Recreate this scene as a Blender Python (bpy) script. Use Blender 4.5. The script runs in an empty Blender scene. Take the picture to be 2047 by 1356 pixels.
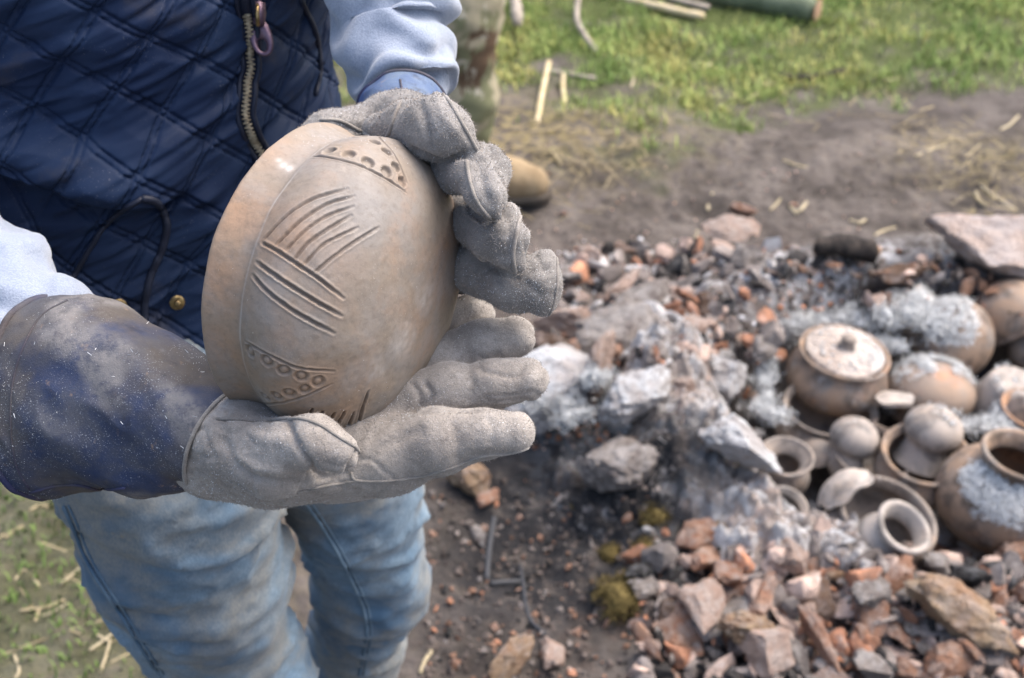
import bpy, bmesh, math, random
import numpy as np
from mathutils import Vector, Matrix, Euler
from mathutils.bvhtree import BVHTree

SC = bpy.context.scene
COL = SC.collection
rng = np.random.default_rng(7)
random.seed(7)
R = math.radians

# ------------------------------------------------------------------ camera
CAM_H, PITCH, FPX, PW, PH = 1.6, R(35), 2812.0, 2047.0, 1356.0
cam = bpy.data.cameras.new('camera')
cam.sensor_width = 36.0
cam.lens = 36.0 * FPX / PW
cam.clip_start, cam.clip_end = 0.05, 500
cam.dof.use_dof = True
cam.dof.focus_distance = 0.815
cam.dof.aperture_fstop = 10.5
camo = bpy.data.objects.new('camera', cam)
camo.location = (0, 0, CAM_H)
camo.rotation_euler = (R(90) - PITCH, 0, 0)
COL.objects.link(camo)
SC.camera = camo

# ------------------------------------------------------------------ world, sun, exposure
SUN_EL, SUN_AZ = R(58), R(62)            # azimuth from +Y towards +X
world = bpy.data.worlds.new('World')
SC.world = world
world.use_nodes = True
wn = world.node_tree
wn.nodes.clear()
wo = wn.nodes.new('ShaderNodeOutputWorld')
wb = wn.nodes.new('ShaderNodeBackground')
sk = wn.nodes.new('ShaderNodeTexSky')
sk.sky_type = 'NISHITA'
sk.sun_disc = False
sk.sun_elevation, sk.sun_rotation = SUN_EL, SUN_AZ
sk.air_density, sk.dust_density, sk.ozone_density = 1.0, 6.0, 1.0
wb.inputs['Strength'].default_value = 0.15
wn.links.new(sk.outputs[0], wb.inputs[0])
wn.links.new(wb.outputs[0], wo.inputs[0])
sun = bpy.data.lights.new('sun', 'SUN')
sun.energy = 0.9
sun.angle = R(80)
sun.color = (1.0, 0.97, 0.93)
suno = bpy.data.objects.new('sun', sun)
sd = Vector((math.sin(SUN_AZ) * math.cos(SUN_EL), math.cos(SUN_AZ) * math.cos(SUN_EL), math.sin(SUN_EL)))
suno.rotation_euler = sd.to_track_quat('Z', 'Y').to_euler()
suno.location = sd * 30
COL.objects.link(suno)
SC.view_settings.view_transform = 'Standard'
SC.view_settings.look = 'None'
SC.view_settings.gamma = 1.0
SC.view_settings.use_curve_mapping = False
SC.view_settings.exposure = 1.48

# ------------------------------------------------------------------ measuring helpers
SP, CP = math.sin(PITCH), math.cos(PITCH)
RV, UV_, FV = np.array([1., 0, 0]), np.array([0, SP, CP]), np.array([0, CP, -SP])
CAMP = np.array([0., 0, CAM_H])

def ray(px, py):
    return FV + (px - PW / 2) / FPX * RV + (PH / 2 - py) / FPX * UV_

def W(px, py, d):
    """world point seen at photo pixel (px, py), d metres along the optical axis"""
    return CAMP + d * ray(px, py)

def G(px, py, h=0.0):
    """world point seen at photo pixel (px, py) at height h above the ground"""
    r = ray(px, py)
    return CAMP + r * ((h - CAM_H) / r[2])

# ------------------------------------------------------------------ numpy noise
def _hash(i, j, k, seed):
    i = i.astype(np.uint32); j = j.astype(np.uint32); k = k.astype(np.uint32)
    h = (i * np.uint32(374761393)) ^ (j * np.uint32(668265263)) ^ (k * np.uint32(2147483647)) ^ np.uint32((seed * 1274126177) & 0xffffffff)
    h = (h ^ (h >> np.uint32(13))) * np.uint32(1274126177)
    h = h ^ (h >> np.uint32(16))
    return (h & np.uint32(0xffff)).astype(np.float32) / 65535.0

def vnoise(P, scale=1.0, seed=0):
    P = np.asarray(P, dtype=np.float64) * scale + 1000.0
    I = np.floor(P).astype(np.int64)
    f = (P - I).astype(np.float32)
    f = f * f * (3 - 2 * f)
    out = 0
    for a in (0, 1):
        wx = f[:, 0] if a else 1 - f[:, 0]
        for b in (0, 1):
            wy = f[:, 1] if b else 1 - f[:, 1]
            for c in (0, 1):
                wz = f[:, 2] if c else 1 - f[:, 2]
                out = out + wx * wy * wz * _hash(I[:, 0] + a, I[:, 1] + b, I[:, 2] + c, seed)
    return out * 2 - 1

def fbm(P, scale=1.0, octaves=4, seed=0, gain=0.5):
    out, amp = 0, 1.0
    for o in range(octaves):
        out = out + amp * vnoise(P, scale * 2.03 ** o, seed + o * 17)
        amp *= gain
    return out

def smooth01(e0, e1, x):
    t = np.clip((x - e0) / (e1 - e0), 0, 1)
    return t * t * (3 - 2 * t)

# ------------------------------------------------------------------ mesh helpers
def mesh_np(name, V, F, smooth=True):
    V = np.asarray(V, dtype=np.float32); F = np.asarray(F, dtype=np.int32)
    me = bpy.data.meshes.new(name)
    n, k = F.shape
    me.vertices.add(len(V)); me.vertices.foreach_set('co', V.ravel())
    me.loops.add(n * k); me.loops.foreach_set('vertex_index', F.ravel())
    me.polygons.add(n); me.polygons.foreach_set('loop_start', np.arange(0, n * k, k, dtype=np.int32))
    me.update(calc_edges=True)
    me.polygons.foreach_set('use_smooth', np.full(n, smooth, dtype=bool))
    return me

def set_attr(me, name, val):
    a = me.attributes.new(name, 'FLOAT', 'POINT')
    a.data.foreach_set('value', np.asarray(val, dtype=np.float32))

def set_col(me, name, rgb):
    a = me.attributes.new(name, 'FLOAT_COLOR', 'POINT')
    c = np.ones((len(rgb), 4), dtype=np.float32); c[:, :3] = rgb
    a.data.foreach_set('color', c.ravel())

def vnormals(V, F):
    V = np.asarray(V, dtype=np.float64)
    if F.shape[1] == 4:
        fn = np.cross(V[F[:, 2]] - V[F[:, 0]], V[F[:, 3]] - V[F[:, 1]])
    else:
        fn = np.cross(V[F[:, 1]] - V[F[:, 0]], V[F[:, 2]] - V[F[:, 0]])
    N = np.zeros_like(V)
    for c in range(F.shape[1]):
        for ax in range(3):
            N[:, ax] += np.bincount(F[:, c], fn[:, ax], len(V))
    return N / np.maximum(np.linalg.norm(N, axis=1, keepdims=True), 1e-12)

def link(o):
    COL.objects.link(o); return o

def thing(name, label, cat, loc=(0, 0, 0), rot=None, group=None, me=None, mat=None):
    o = bpy.data.objects.new(name, me)
    if me is not None and mat is not None and not me.materials:
        me.materials.append(mat)
    o.location = loc
    if rot is not None:
        o.rotation_euler = rot
    o['label'] = label; o['category'] = cat
    if group: o['group'] = group
    return link(o)

def part(name, me, mat, parent, label=None, kind=None):
    o = bpy.data.objects.new(name, me)
    if mat is not None and not me.materials:
        me.materials.append(mat)
    o.parent = parent
    if label: o['label'] = label
    if kind: o['kind'] = kind
    return link(o)

def setting(name, me, mat, kind='structure'):
    o = bpy.data.objects.new(name, me)
    me.materials.append(mat)
    o['kind'] = kind
    return link(o)

def catmull(P, n=8):
    P = np.asarray(P, dtype=np.float64)
    if len(P) < 3:
        t = np.linspace(0, 1, n + 1)[:, None]
        return P[0] * (1 - t) + P[-1] * t
    Q = np.vstack([2 * P[0] - P[1], P, 2 * P[-1] - P[-2]])
    out = []
    for i in range(1, len(Q) - 2):
        p0, p1, p2, p3 = Q[i - 1], Q[i], Q[i + 1], Q[i + 2]
        for t in np.linspace(0, 1, n, endpoint=False):
            out.append(.5 * ((2 * p1) + (p2 - p0) * t + (2 * p0 - 5 * p1 + 4 * p2 - p3) * t * t + (3 * p1 - p0 - 3 * p2 + p3) * t ** 3))
    out.append(P[-1])
    return np.array(out)

def frames(P):
    T = np.gradient(P, axis=0)
    T /= np.maximum(np.linalg.norm(T, axis=1, keepdims=True), 1e-12)
    n = np.cross(T[0], [0.31, 0.52, 0.8]); n /= np.linalg.norm(n)
    Ns, Bs = [], []
    for t in T:
        n = n - t * np.dot(n, t); n /= np.linalg.norm(n)
        Ns.append(n); Bs.append(np.cross(t, n))
    return T, np.array(Ns), np.array(Bs)

def tube_vf(P, r, sides=8, caps=True):
    """vertices and quads of a tube along P (radius r: number or array)"""
    P = np.asarray(P, dtype=np.float64)
    r = np.broadcast_to(np.asarray(r, dtype=np.float64), (len(P),)).copy()
    T, N, B = frames(P)
    if caps:
        P = np.vstack([P[0] - T[0] * r[0] * .5, P, P[-1] + T[-1] * r[-1] * .5])
        N = np.vstack([N[:1], N, N[-1:]]); B = np.vstack([B[:1], B, B[-1:]])
        r = np.concatenate([[r[0] * .05], r, [r[-1] * .05]])
    a = np.linspace(0, 2 * np.pi, sides, endpoint=False)
    V = P[:, None] + r[:, None, None] * (np.cos(a)[None, :, None] * N[:, None] + np.sin(a)[None, :, None] * B[:, None])
    n = len(P)
    i = np.arange(n - 1)[:, None]; j = np.arange(sides)[None]
    F = np.stack([i * sides + j, i * sides + (j + 1) % sides, (i + 1) * sides + (j + 1) % sides, (i + 1) * sides + j], -1).reshape(-1, 4)
    return V.reshape(-1, 3), F

def join_vf(L):
    Vs, Fs, o = [], [], 0
    for V, F in L:
        Vs.append(V); Fs.append(F + o); o += len(V)
    return np.vstack(Vs), np.vstack(Fs)

def grid_f(nu, nv, wrap_u=False):
    """quads for a grid stored [v][u]"""
    iu = np.arange(nu if wrap_u else nu - 1)[None]; iv = np.arange(nv - 1)[:, None]
    a = iv * nu + iu; b = iv * nu + (iu + 1) % nu
    return np.stack([a, b, b + nu, a + nu], -1).reshape(-1, 4)

def bvh_of(V, F):
    return BVHTree.FromPolygons([tuple(v) for v in V], [tuple(f) for f in F.tolist()])

def hit(bvh, px, py, lift=0.0):
    d = Vector(ray(px, py)).normalized()
    loc, nor, _, dist = bvh.ray_cast(Vector(CAMP), d)
    if loc is None:
        # just off the silhouette: nearest surface point along the line of sight
        best = None
        for t in np.linspace(.7, 1.7, 60):
            q = bvh.find_nearest(Vector(CAMP) + d * t)
            if best is None or q[3] < best[3]: best = q
        loc, nor = best[0], best[1]
    if nor.dot(d) > 0: nor = -nor
    return np.array(loc + nor * lift)

def hits(bvh, pts, n=6, lift=0.0):
    c = catmull(np.array([(p[0], p[1], 0) for p in pts], dtype=float), n)
    return np.array([hit(bvh, p[0], p[1], lift) for p in c])

def polyline_dist(V, P, R_=None):
    """distance of every V to polyline P, limited to a box of margin R_ for speed; also the parameter along it"""
    D = np.full(len(V), 1e3); U = np.zeros(len(V))
    m = np.all((V > P.min(0) - R_) & (V < P.max(0) + R_), axis=1)
    Q = V[m]; d = np.full(len(Q), 1e3); u = np.zeros(len(Q))
    for i in range(len(P) - 1):
        a, b = P[i], P[i + 1]; ab = b - a
        t = np.clip(((Q - a) @ ab) / max(ab @ ab, 1e-14), 0, 1)
        dd = np.linalg.norm(Q - a - t[:, None] * ab, axis=1)
        s = dd < d
        d[s] = dd[s]; u[s] = (i + t[s]) / (len(P) - 1)
    D[m] = d; U[m] = u
    return D, U

# ------------------------------------------------------------------ signed distance bodies -> surface nets
def smin(a, b, k):
    h = np.clip(.5 + .5 * (b - a) / k, 0, 1)
    return b + (a - b) * h - k * h * (1 - h)

class Field:
    def __init__(self, lo, hi, h):
        self.lo = np.asarray(lo, dtype=np.float64); self.h = h
        n = np.ceil((np.asarray(hi) - self.lo) / h).astype(int) + 1
        ax = [(self.lo[i] + np.arange(n[i]) * h).astype(np.float32) for i in range(3)]
        self.X = np.meshgrid(*ax, indexing='ij', sparse=True)
        self.n = n
    def cone(self, a, b, ra, rb):
        a = np.asarray(a, np.float32); ab = np.asarray(b, np.float32) - a
        X, Y, Z = self.X
        x, y, z = X - a[0], Y - a[1], Z - a[2]
        t = np.clip((x * ab[0] + y * ab[1] + z * ab[2]) / max(float(ab @ ab), 1e-12), 0, 1)
        return np.sqrt((x - t * ab[0]) ** 2 + (y - t * ab[1]) ** 2 + (z - t * ab[2]) ** 2) - (ra + t * (rb - ra))
    def chain(self, pts, k):
        """pts: (px, py, depth, radius in photo px)"""
        P = [W(p[0], p[1], p[2]) for p in pts]; r = [p[3] * p[2] / FPX for p in pts]
        return self.wchain(P, r, k)
    def wchain(self, P, r, k):
        out = None
        for i in range(len(P) - 1):
            c = self.cone(P[i], P[i + 1], r[i], r[i + 1])
            out = c if out is None else smin(out, c, k)
        return out
    def mesh(self, F):
        h = self.h
        ins = F < 0
        s = np.zeros(tuple(m - 1 for m in F.shape), np.int8)
        for a in (0, 1):
            for b in (0, 1):
                for c in (0, 1):
                    s += ins[a:a + s.shape[0], b:b + s.shape[1], c:c + s.shape[2]]
        cells = np.argwhere((s > 0) & (s < 8))
        idx = np.full(s.shape, -1, np.int64)
        idx[cells[:, 0], cells[:, 1], cells[:, 2]] = np.arange(len(cells))
        acc = np.zeros((len(cells), 3)); cnt = np.zeros(len(cells))
        for ax in range(3):
            o1, o2 = [i for i in range(3) if i != ax]
            for u in (0, 1):
                for v in (0, 1):
                    off = np.zeros(3, int); off[o1] = u; off[o2] = v
                    p = cells + off; q = p.copy(); q[:, ax] += 1
                    f0 = F[p[:, 0], p[:, 1], p[:, 2]]; f1 = F[q[:, 0], q[:, 1], q[:, 2]]
                    m = (f0 < 0) != (f1 < 0)
                    t = f0[m] / (f0[m] - f1[m])
                    e = p[m].astype(float); e[:, ax] += t
                    acc[m] += e; cnt[m] += 1
        V = self.lo + h * acc / cnt[:, None]
        Fs = []
        for ax in range(3):
            o1, o2 = [(1, 2), (2, 0), (0, 1)][ax]
            sl0 = [slice(None)] * 3; sl1 = [slice(None)] * 3
            sl0[ax] = slice(0, -1); sl1[ax] = slice(1, None)
            A, B = ins[tuple(sl0)], ins[tuple(sl1)]
            e = np.argwhere(A != B)
            e = e[(e[:, o1] > 0) & (e[:, o2] > 0) & (e[:, o1] < F.shape[o1] - 1) & (e[:, o2] < F.shape[o2] - 1)]
            flip = ins[tuple(sl0)][e[:, 0], e[:, 1], e[:, 2]]
            def at(d1, d2):
                c = e.copy(); c[:, o1] -= d1; c[:, o2] -= d2
                return idx[c[:, 0], c[:, 1], c[:, 2]]
            q = np.stack([at(1, 1), at(0, 1), at(0, 0), at(1, 0)], -1)
            q[~flip] = q[~flip][:, ::-1]
            Fs.append(q)
        Fq = np.vstack(Fs)
        return V, Fq[(Fq >= 0).all(1)]

def relax(V, F, it=1, lam=.5):
    for _ in range(it):
        S = np.zeros_like(V); c = np.zeros(len(V))
        for k in range(4):
            a, b = F[:, k], F[:, (k + 1) % 4]
            for ax in range(3):
                S[:, ax] += np.bincount(a, V[b, ax], len(V)) + np.bincount(b, V[a, ax], len(V))
            c += np.bincount(a, minlength=len(V)) + np.bincount(b, minlength=len(V))
        V = V + lam * (S / np.maximum(c, 1)[:, None] - V)
    return V

# ------------------------------------------------------------------ material helper
class NT:
    def __init__(self, name, rough=.8, spec=.3):
        self.m = bpy.data.materials.new(name); self.m.use_nodes = True
        self.t = self.m.node_tree; self.N = self.t.nodes; self.L = self.t.links
        self.b = self.N['Principled BSDF']
        self.b.inputs['Roughness'].default_value = rough
        self.b.inputs['Specular IOR Level'].default_value = spec
        self.co = self.N.new('ShaderNodeTexCoord').outputs['Object']
    def _in(self, sock, v):
        if hasattr(v, 'is_linked') or hasattr(v, 'links'): self.L.new(v, sock)
        elif isinstance(v, (tuple, list)): sock.default_value = (*v, 1) if len(sock.default_value) == 4 and len(v) == 3 else v
        else: sock.default_value = v
    def scaled(self, s, rot=(0, 0, 0)):
        n = self.N.new('ShaderNodeMapping'); self.L.new(self.co, n.inputs[0]); n.inputs['Scale'].default_value = s; n.inputs['Rotation'].default_value = rot
        return n.outputs[0]
    def noise(self, scale, detail=3, rough=.55, dist=0., vec=None, col=False):
        n = self.N.new('ShaderNodeTexNoise'); self.L.new(vec or self.co, n.inputs['Vector'])
        n.inputs['Scale'].default_value = scale; n.inputs['Detail'].default_value = detail
        n.inputs['Roughness'].default_value = rough; n.inputs['Distortion'].default_value = dist
        return n.outputs['Color' if col else 'Fac']
    def voro(self, scale, feature='F1', vec=None, out='Distance'):
        n = self.N.new('ShaderNodeTexVoronoi'); n.feature = feature; self.L.new(vec or self.co, n.inputs['Vector']); n.inputs['Scale'].default_value = scale
        return n.outputs[out]
    def ramp(self, fac, lo, hi, a=0., b=1.):
        n = self.N.new('ShaderNodeMapRange'); n.interpolation_type = 'SMOOTHSTEP'; n.clamp = True
        self._in(n.inputs[0], fac)
        for i, v in zip((1, 2, 3, 4), (lo, hi, a, b)): n.inputs[i].default_value = v
        return n.outputs[0]
    def mix(self, fac, a, b, mode='MIX'):
        n = self.N.new('ShaderNodeMix'); n.data_type = 'RGBA'; n.blend_type = mode
        self._in(n.inputs[0], fac); self._in(n.inputs[6], a); self._in(n.inputs[7], b)
        return n.outputs[2]
    def math(self, op, a, b=0.):
        n = self.N.new('ShaderNodeMath'); n.operation = op; self._in(n.inputs[0], a); self._in(n.inputs[1], b); return n.outputs[0]
    def attr(self, name, out='Fac'):
        n = self.N.new('ShaderNodeAttribute'); n.attribute_name = name; return n.outputs[out]
    def rnd(self):
        return self.N.new('ShaderNodeObjectInfo').outputs['Random']
    def bump(self, h, strength=.5, dist=.001, prev=None):
        n = self.N.new('ShaderNodeBump'); self._in(n.inputs['Height'], h)
        n.inputs['Strength'].default_value = strength; n.inputs['Distance'].default_value = dist
        if prev is not None: self.L.new(prev, n.inputs['Normal'])
        return n.outputs[0]
    def done(self, col, normal=None, rough=None, sheen=0., metal=None, sheen_rough=.5):
        self._in(self.b.inputs['Base Color'], col)
        if normal is not None: self.L.new(normal, self.b.inputs['Normal'])
        if rough is not None: self._in(self.b.inputs['Roughness'], rough)
        if sheen: self.b.inputs['Sheen Weight'].default_value = sheen; self.b.inputs['Sheen Roughness'].default_value = sheen_rough
        if metal is not None: self.b.inputs['Metallic'].default_value = metal
        return self.m

def m_suede(name, dark, light, dust=.5):
    t = NT(name, .95, .15)
    big = t.noise(22, 4, .6)
    c = t.mix(t.ramp(big, .32, .68), dark, light)
    mid = t.noise(160, 3, .6)
    c = t.mix(t.ramp(mid, .35, .75, 0, .35), c, tuple(x * .55 for x in dark))
    c = t.mix(t.ramp(t.noise(26, 5, .7, .4), .56, .74, 0, .55), c, tuple(x * .5 for x in dark))
    c = t.mix(t.ramp(t.noise(31, 4, .7), .58, .72, 0, .4), c, (.42, .40, .385))
    grain = t.noise(1500, 2, .7)
    c = t.mix(t.ramp(grain, .3, .52, .45, 0), c, tuple(x * .45 for x in dark))
    sp = t.math('MULTIPLY', t.ramp(t.noise(1900, 2, .6), .60, .70), t.ramp(t.noise(35, 3, .6), .35, .62, .15 * dust, dust))
    c = t.mix(sp, c, (.62, .63, .64))
    h = t.math('ADD', t.math('MULTIPLY', grain, .6), t.noise(520, 3, .65))
    nb = t.bump(h, .55, .0011)
    nb = t.bump(t.noise(75, 3, .55), .2, .003, nb)
    return t.done(c, nb, sheen=.25)

def m_cuff(name, blue=(.024, .038, .088), dirt=(.082, .072, .066), grey=(.072, .074, .085), dust=1., fold=False):
    t = NT(name, .72, .3)
    c = t.mix(t.ramp(t.noise(15, 5, .6, .3), .34, .62), blue, dirt)
    c = t.mix(t.ramp(t.noise(24, 4, .65, .3), .38, .66, 0, .8), c, grey)
    c = t.mix(t.ramp(t.noise(55, 4, .7), .55, .75, 0, .6), c, (.025, .025, .035))
    c = t.mix(t.ramp(t.noise(90, 4, .7), .62, .76, 0, .7), c, (.26, .18, .13))
    pd = t.noise(18, 4, .65)
    sp = t.math('MULTIPLY', t.ramp(t.noise(1100, 2, .65), .60, .72), t.ramp(pd, .46, .70, .04 * dust, .7 * dust))
    c = t.mix(sp, c, (.55, .58, .62))
    c = t.mix(t.ramp(t.noise(30, 4, .7), .63, .82, 0, .35 * dust), c, (.40, .40, .41))
    if fold: c = t.mix(t.math('MULTIPLY', t.attr('fold'), t.ramp(t.noise(70, 4, .75), .3, .62)), c, (.165, .158, .158))
    h = t.math('ADD', t.noise(900, 3, .65), t.math('MULTIPLY', t.noise(130, 3), .8))
    return t.done(c, t.bump(h, .35, .0012), rough=t.ramp(t.noise(60, 3), .3, .7, .6, .9))

def m_clay(name, tan=(.30, .20, .125), warm=(.37, .19, .095), grey=(.25, .22, .20), dust=.4, scale=14, attr=False, wall=False):
    t = NT(name, .68, .35)
    if attr:
        c = t.mix(t.attr('warm'), tan, warm)
        c = t.mix(t.attr('grey'), c, grey)
        c = t.mix(t.ramp(t.noise(30, 5, .65, .3), .42, .66, 0, .5), c, grey)
        c = t.mix(t.ramp(t.noise(23, 5, .6), .5, .7, 0, .45), c, warm)
    else:
        c = t.mix(t.ramp(t.noise(scale, 4, .6, .3), .35, .65), tan, grey)
        c = t.mix(t.ramp(t.noise(scale * .8, 4, .6), .5, .68, 0, .8), c, warm)
        c = t.mix(t.ramp(t.noise(scale * 1.5, 5, .65, .4), .45, .64, 0, .75), c, tuple(x * .30 for x in grey))
        c = t.mix(t.ramp(t.noise(scale * 2.2, 5, .7), .58, .72, 0, .5), c, (.50, .48, .46))
    c = t.mix(t.ramp(t.noise(260, 4, .7), .45, .7, 0, .35), c, tuple(x * .62 for x in tan))
    sp = t.math('MULTIPLY', t.ramp(t.noise(1300, 2, .6), .65, .74), t.ramp(t.noise(18, 4, .65), .42, .66, .03 * dust, dust))
    c = t.mix(sp, c, (.58, .57, .56))
    if attr:
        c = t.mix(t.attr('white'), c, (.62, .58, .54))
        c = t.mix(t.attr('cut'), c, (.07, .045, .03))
    nb = t.bump(t.noise(700, 4, .65), .22, .0008)
    if attr: nb = t.bump(t.noise(60, 3), .25, .003, nb)
    nb = t.bump(t.noise(12 if wall else 40, 3, .5), .3, .004, nb)
    return t.done(c, nb, rough=t.ramp(t.noise(50, 3), .3, .7, .55, .82))
# ================================================================== THE POTTER: vest, sleeves, jeans, gloves
SUEDE_L = m_suede('suede_pale', (.235, .21, .187), (.335, .308, .28), .6)
SUEDE_U = m_suede('suede_grey', (.16, .15, .14), (.265, .25, .235), .8)
SEAM_M = m_suede('suede_piping', (.19, .172, .155), (.27, .25, .225), .5)
CUFF = m_cuff('cuff_leather', fold=True)
CUFF_BIND = m_cuff('cuff_binding_leather', (.03, .035, .09), (.06, .05, .05), (.07, .07, .08), .35)
CUFF_U = m_cuff('cuff_cloth', (.045, .08, .19), (.09, .135, .24), (.12, .16, .21), .3)
t = NT('fuzz', 1, 0.); FUZZ = t.done((.30, .27, .245))
t = NT('ash_fleck_white', 1, 0.); FLECK = t.done((.72, .74, .76))

person = thing('person', 'person in navy quilted vest, pale fleece and jeans, holding a clay pot in suede gauntlets', 'person', (-.28, 1.08, 0))
PL = np.array(person.location)

def wpart(name, V, F, mat, parent, off=PL, **k):
    return part(name, mesh_np(name, V - off, F), mat, parent, **k)

def wtube(name, P, r, mat, parent, off=PL, sides=8, **k):
    V, F = tube_vf(P, r, sides); return wpart(name, V, F, mat, parent, off, **k)

# ---------------------------------------------------------------- quilted vest
TC = np.array([-.325, 1.095]); PSI = R(33); TA, TB = .185, .125
def vest():
    a = np.concatenate([np.linspace(-math.pi, -1.75, 24, endpoint=False), np.linspace(-1.75, 1.62, 620, endpoint=False), np.linspace(1.62, math.pi, 24, endpoint=False)])
    z = np.concatenate([np.linspace(.84, 1.235, 390, endpoint=False), np.linspace(1.235, 1.40, 16)])
    A, Z = np.meshgrid(a, z)
    ex, ey = np.array([math.cos(PSI), math.sin(PSI)]), np.array([math.sin(PSI), -math.cos(PSI)])     # across, outwards-front
    grow = 1 + .10 * np.clip((1.12 - Z) / .2, 0, 1) ** 1.5 + .06 * np.clip((Z - 1.15) / .2, 0, 1)
    lean = -.055 * np.clip((1.16 - Z) / .22, 0, 1.2) + .02 * np.clip((Z - 1.2) / .2, 0, 1)
    sx, sy = TA * grow * np.sin(A), TB * grow * np.cos(A)
    P = np.stack([TC[0] + sx * ex[0] + sy * ey[0], TC[1] + lean + sx * ex[1] + sy * ey[1], Z], -1)
    nx, ny = np.sin(A) / TA, np.cos(A) / TB
    nn = np.hypot(nx, ny); nx, ny = nx / nn, ny / nn
    Nn = np.stack([nx * ex[0] + ny * ey[0], nx * ex[1] + ny * ey[1], 0 * Z], -1)
    ds = np.hypot(np.gradient(TA * np.sin(a)), np.gradient(TB * np.cos(a)))
    s = np.cumsum(ds); s -= np.interp(0, a, s)
    S = np.broadcast_to(s[None], Z.shape)
    st = np.stack([S.ravel(), Z.ravel(), 0 * S.ravel()], -1)
    wob = (.0025 * vnoise(st, 14, 3)).reshape(Z.shape)
    fa = (Z + .80 * S + wob + .012) / .058
    fb = (Z - 1.35 * S + wob * 2 + .045) / .072
    fold = np.interp(S, [-.30, -.19, -.12, -.055, 0, .02], [1.115, 1.108, 1.092, 1.066, 1.062, 1.05])
    below = 1 - smooth01(-.003, .004, Z - fold)
    side = 1 - smooth01(-.03, .03, S)
    low = below * side
    fv = (S + .35 * (Z - 1.05) + .004 * vnoise(st, 20, 9).reshape(Z.shape)) / .026
    def lines(f, pitch):
        d = (np.abs((f % 1) - .5)) * pitch            # 0 on the line
        return d
    dA, dB, dV = lines(fa, .0453), lines(fb, .0429), lines(fv, .026)
    left = low * (1 - smooth01(-.115, -.095, S))
    stitch = lambda d: np.exp(-((d - .0024) / .0009) ** 2)
    gA, gB, gV = stitch(dA), stitch(dB), stitch(dV)
    puff = lambda d, w: 1 - np.exp(-d / w)
    pd = puff(dA, .007) * puff(dB, .007)
    h = (.0040 * pd - .0019 * np.maximum(gA, gB)) * (1 - left) + (.002 * puff(dV, .004) - .0014 * gV) * left
    # dotted stitches
    h += -.0007 * np.maximum(gA * (.5 + .5 * np.cos(S * 2 * np.pi / .0042)), gB * (.5 + .5 * np.cos(Z * 2 * np.pi / .0042))) * (1 - left)
    # puckers that run off the stitching, and drag folds
    near = np.exp(-np.minimum(dA, dB) / .012) * .75 + .45
    wr = vnoise(np.stack([(S * 16 + Z * 4).ravel(), (Z * 92 - S * 30).ravel(), 0 * S.ravel()], -1), 1, 21) + .6 * vnoise(np.stack([(S * 30 + Z * 12).ravel(), (Z * 190 - S * 60).ravel(), 0 * S.ravel()], -1), 1, 22)
    wr = wr.reshape(Z.shape)
    wr = np.sign(wr) * np.abs(wr) ** .8
    h += .0033 * wr * near * (1 - .45 * left)
    h += .007 * fbm(st * np.array([1., 1.6, 1]), 9, 2, 31).reshape(Z.shape)
    h += .004 * (1 - np.abs(fbm(st @ np.array([[.6, .5, 0], [-.5, 2.2, 0], [0, 0, 1]]), 11, 2, 37).reshape(Z.shape))) 
    # blouson overhang above the pocket panel
    h += side * (.010 * np.exp(-((Z - fold - .016) / .018) ** 2)) - .012 * low
    # front placket channel beside the zip
    V = (P + Nn * h[..., None]).reshape(-1, 3)
    nv, nu = Z.shape
    F = grid_f(nu, nv, True)
    # shoulders and a turned-in hem
    return V, F, nu, nv
t = NT('navy_nylon', .5, .12)
c = t.mix(t.ramp(t.noise(14, 3), .35, .65), (.0085, .0175, .047), (.0125, .025, .060))
c = t.mix(t.math('MULTIPLY', t.ramp(t.noise(900, 2, .6), .66, .72), t.ramp(t.noise(24, 3), .4, .7, 0, .5)), c, (.3, .31, .33))
c = t.mix(t.ramp(t.noise(16, 4, .65), .58, .8, 0, .5), c, (.05, .045, .045))
NYLON = t.done(c, t.bump(t.noise(1400, 2), .12, .0006), rough=t.ramp(t.noise(40, 3), .3, .7, .5, .66))
VV, VF, vnu, vnv = vest()
vb = bvh_of(VV, VF)
vest_o = wpart('quilted_vest', VV, VF, NYLON, person)
t = NT('navy_piping', .55, .3); PIPE = t.done((.008, .012, .027), t.bump(t.noise(900), .2, .0006))
t = NT('brass', .38, .5); BRASS = t.done(t.mix(t.ramp(t.noise(300, 3), .35, .7), (.30, .22, .10), (.13, .09, .045)), t.bump(t.noise(500), .2, .0005), metal=.85)
t = NT('purple_metal', .42, .5); PULLM = t.done(t.mix(t.ramp(t.noise(150, 3), .3, .7), (.085, .055, .085), (.16, .11, .14)), t.bump(t.noise(600, 3), .25, .0006), metal=.7)
# zip
zp = [(478, -60), (488, 20), (497, 90), (500, 130), (492, 180), (487, 225), (500, 270), (530, 318), (575, 372)]
zl = hits(vb, zp, 10, .003)
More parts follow.
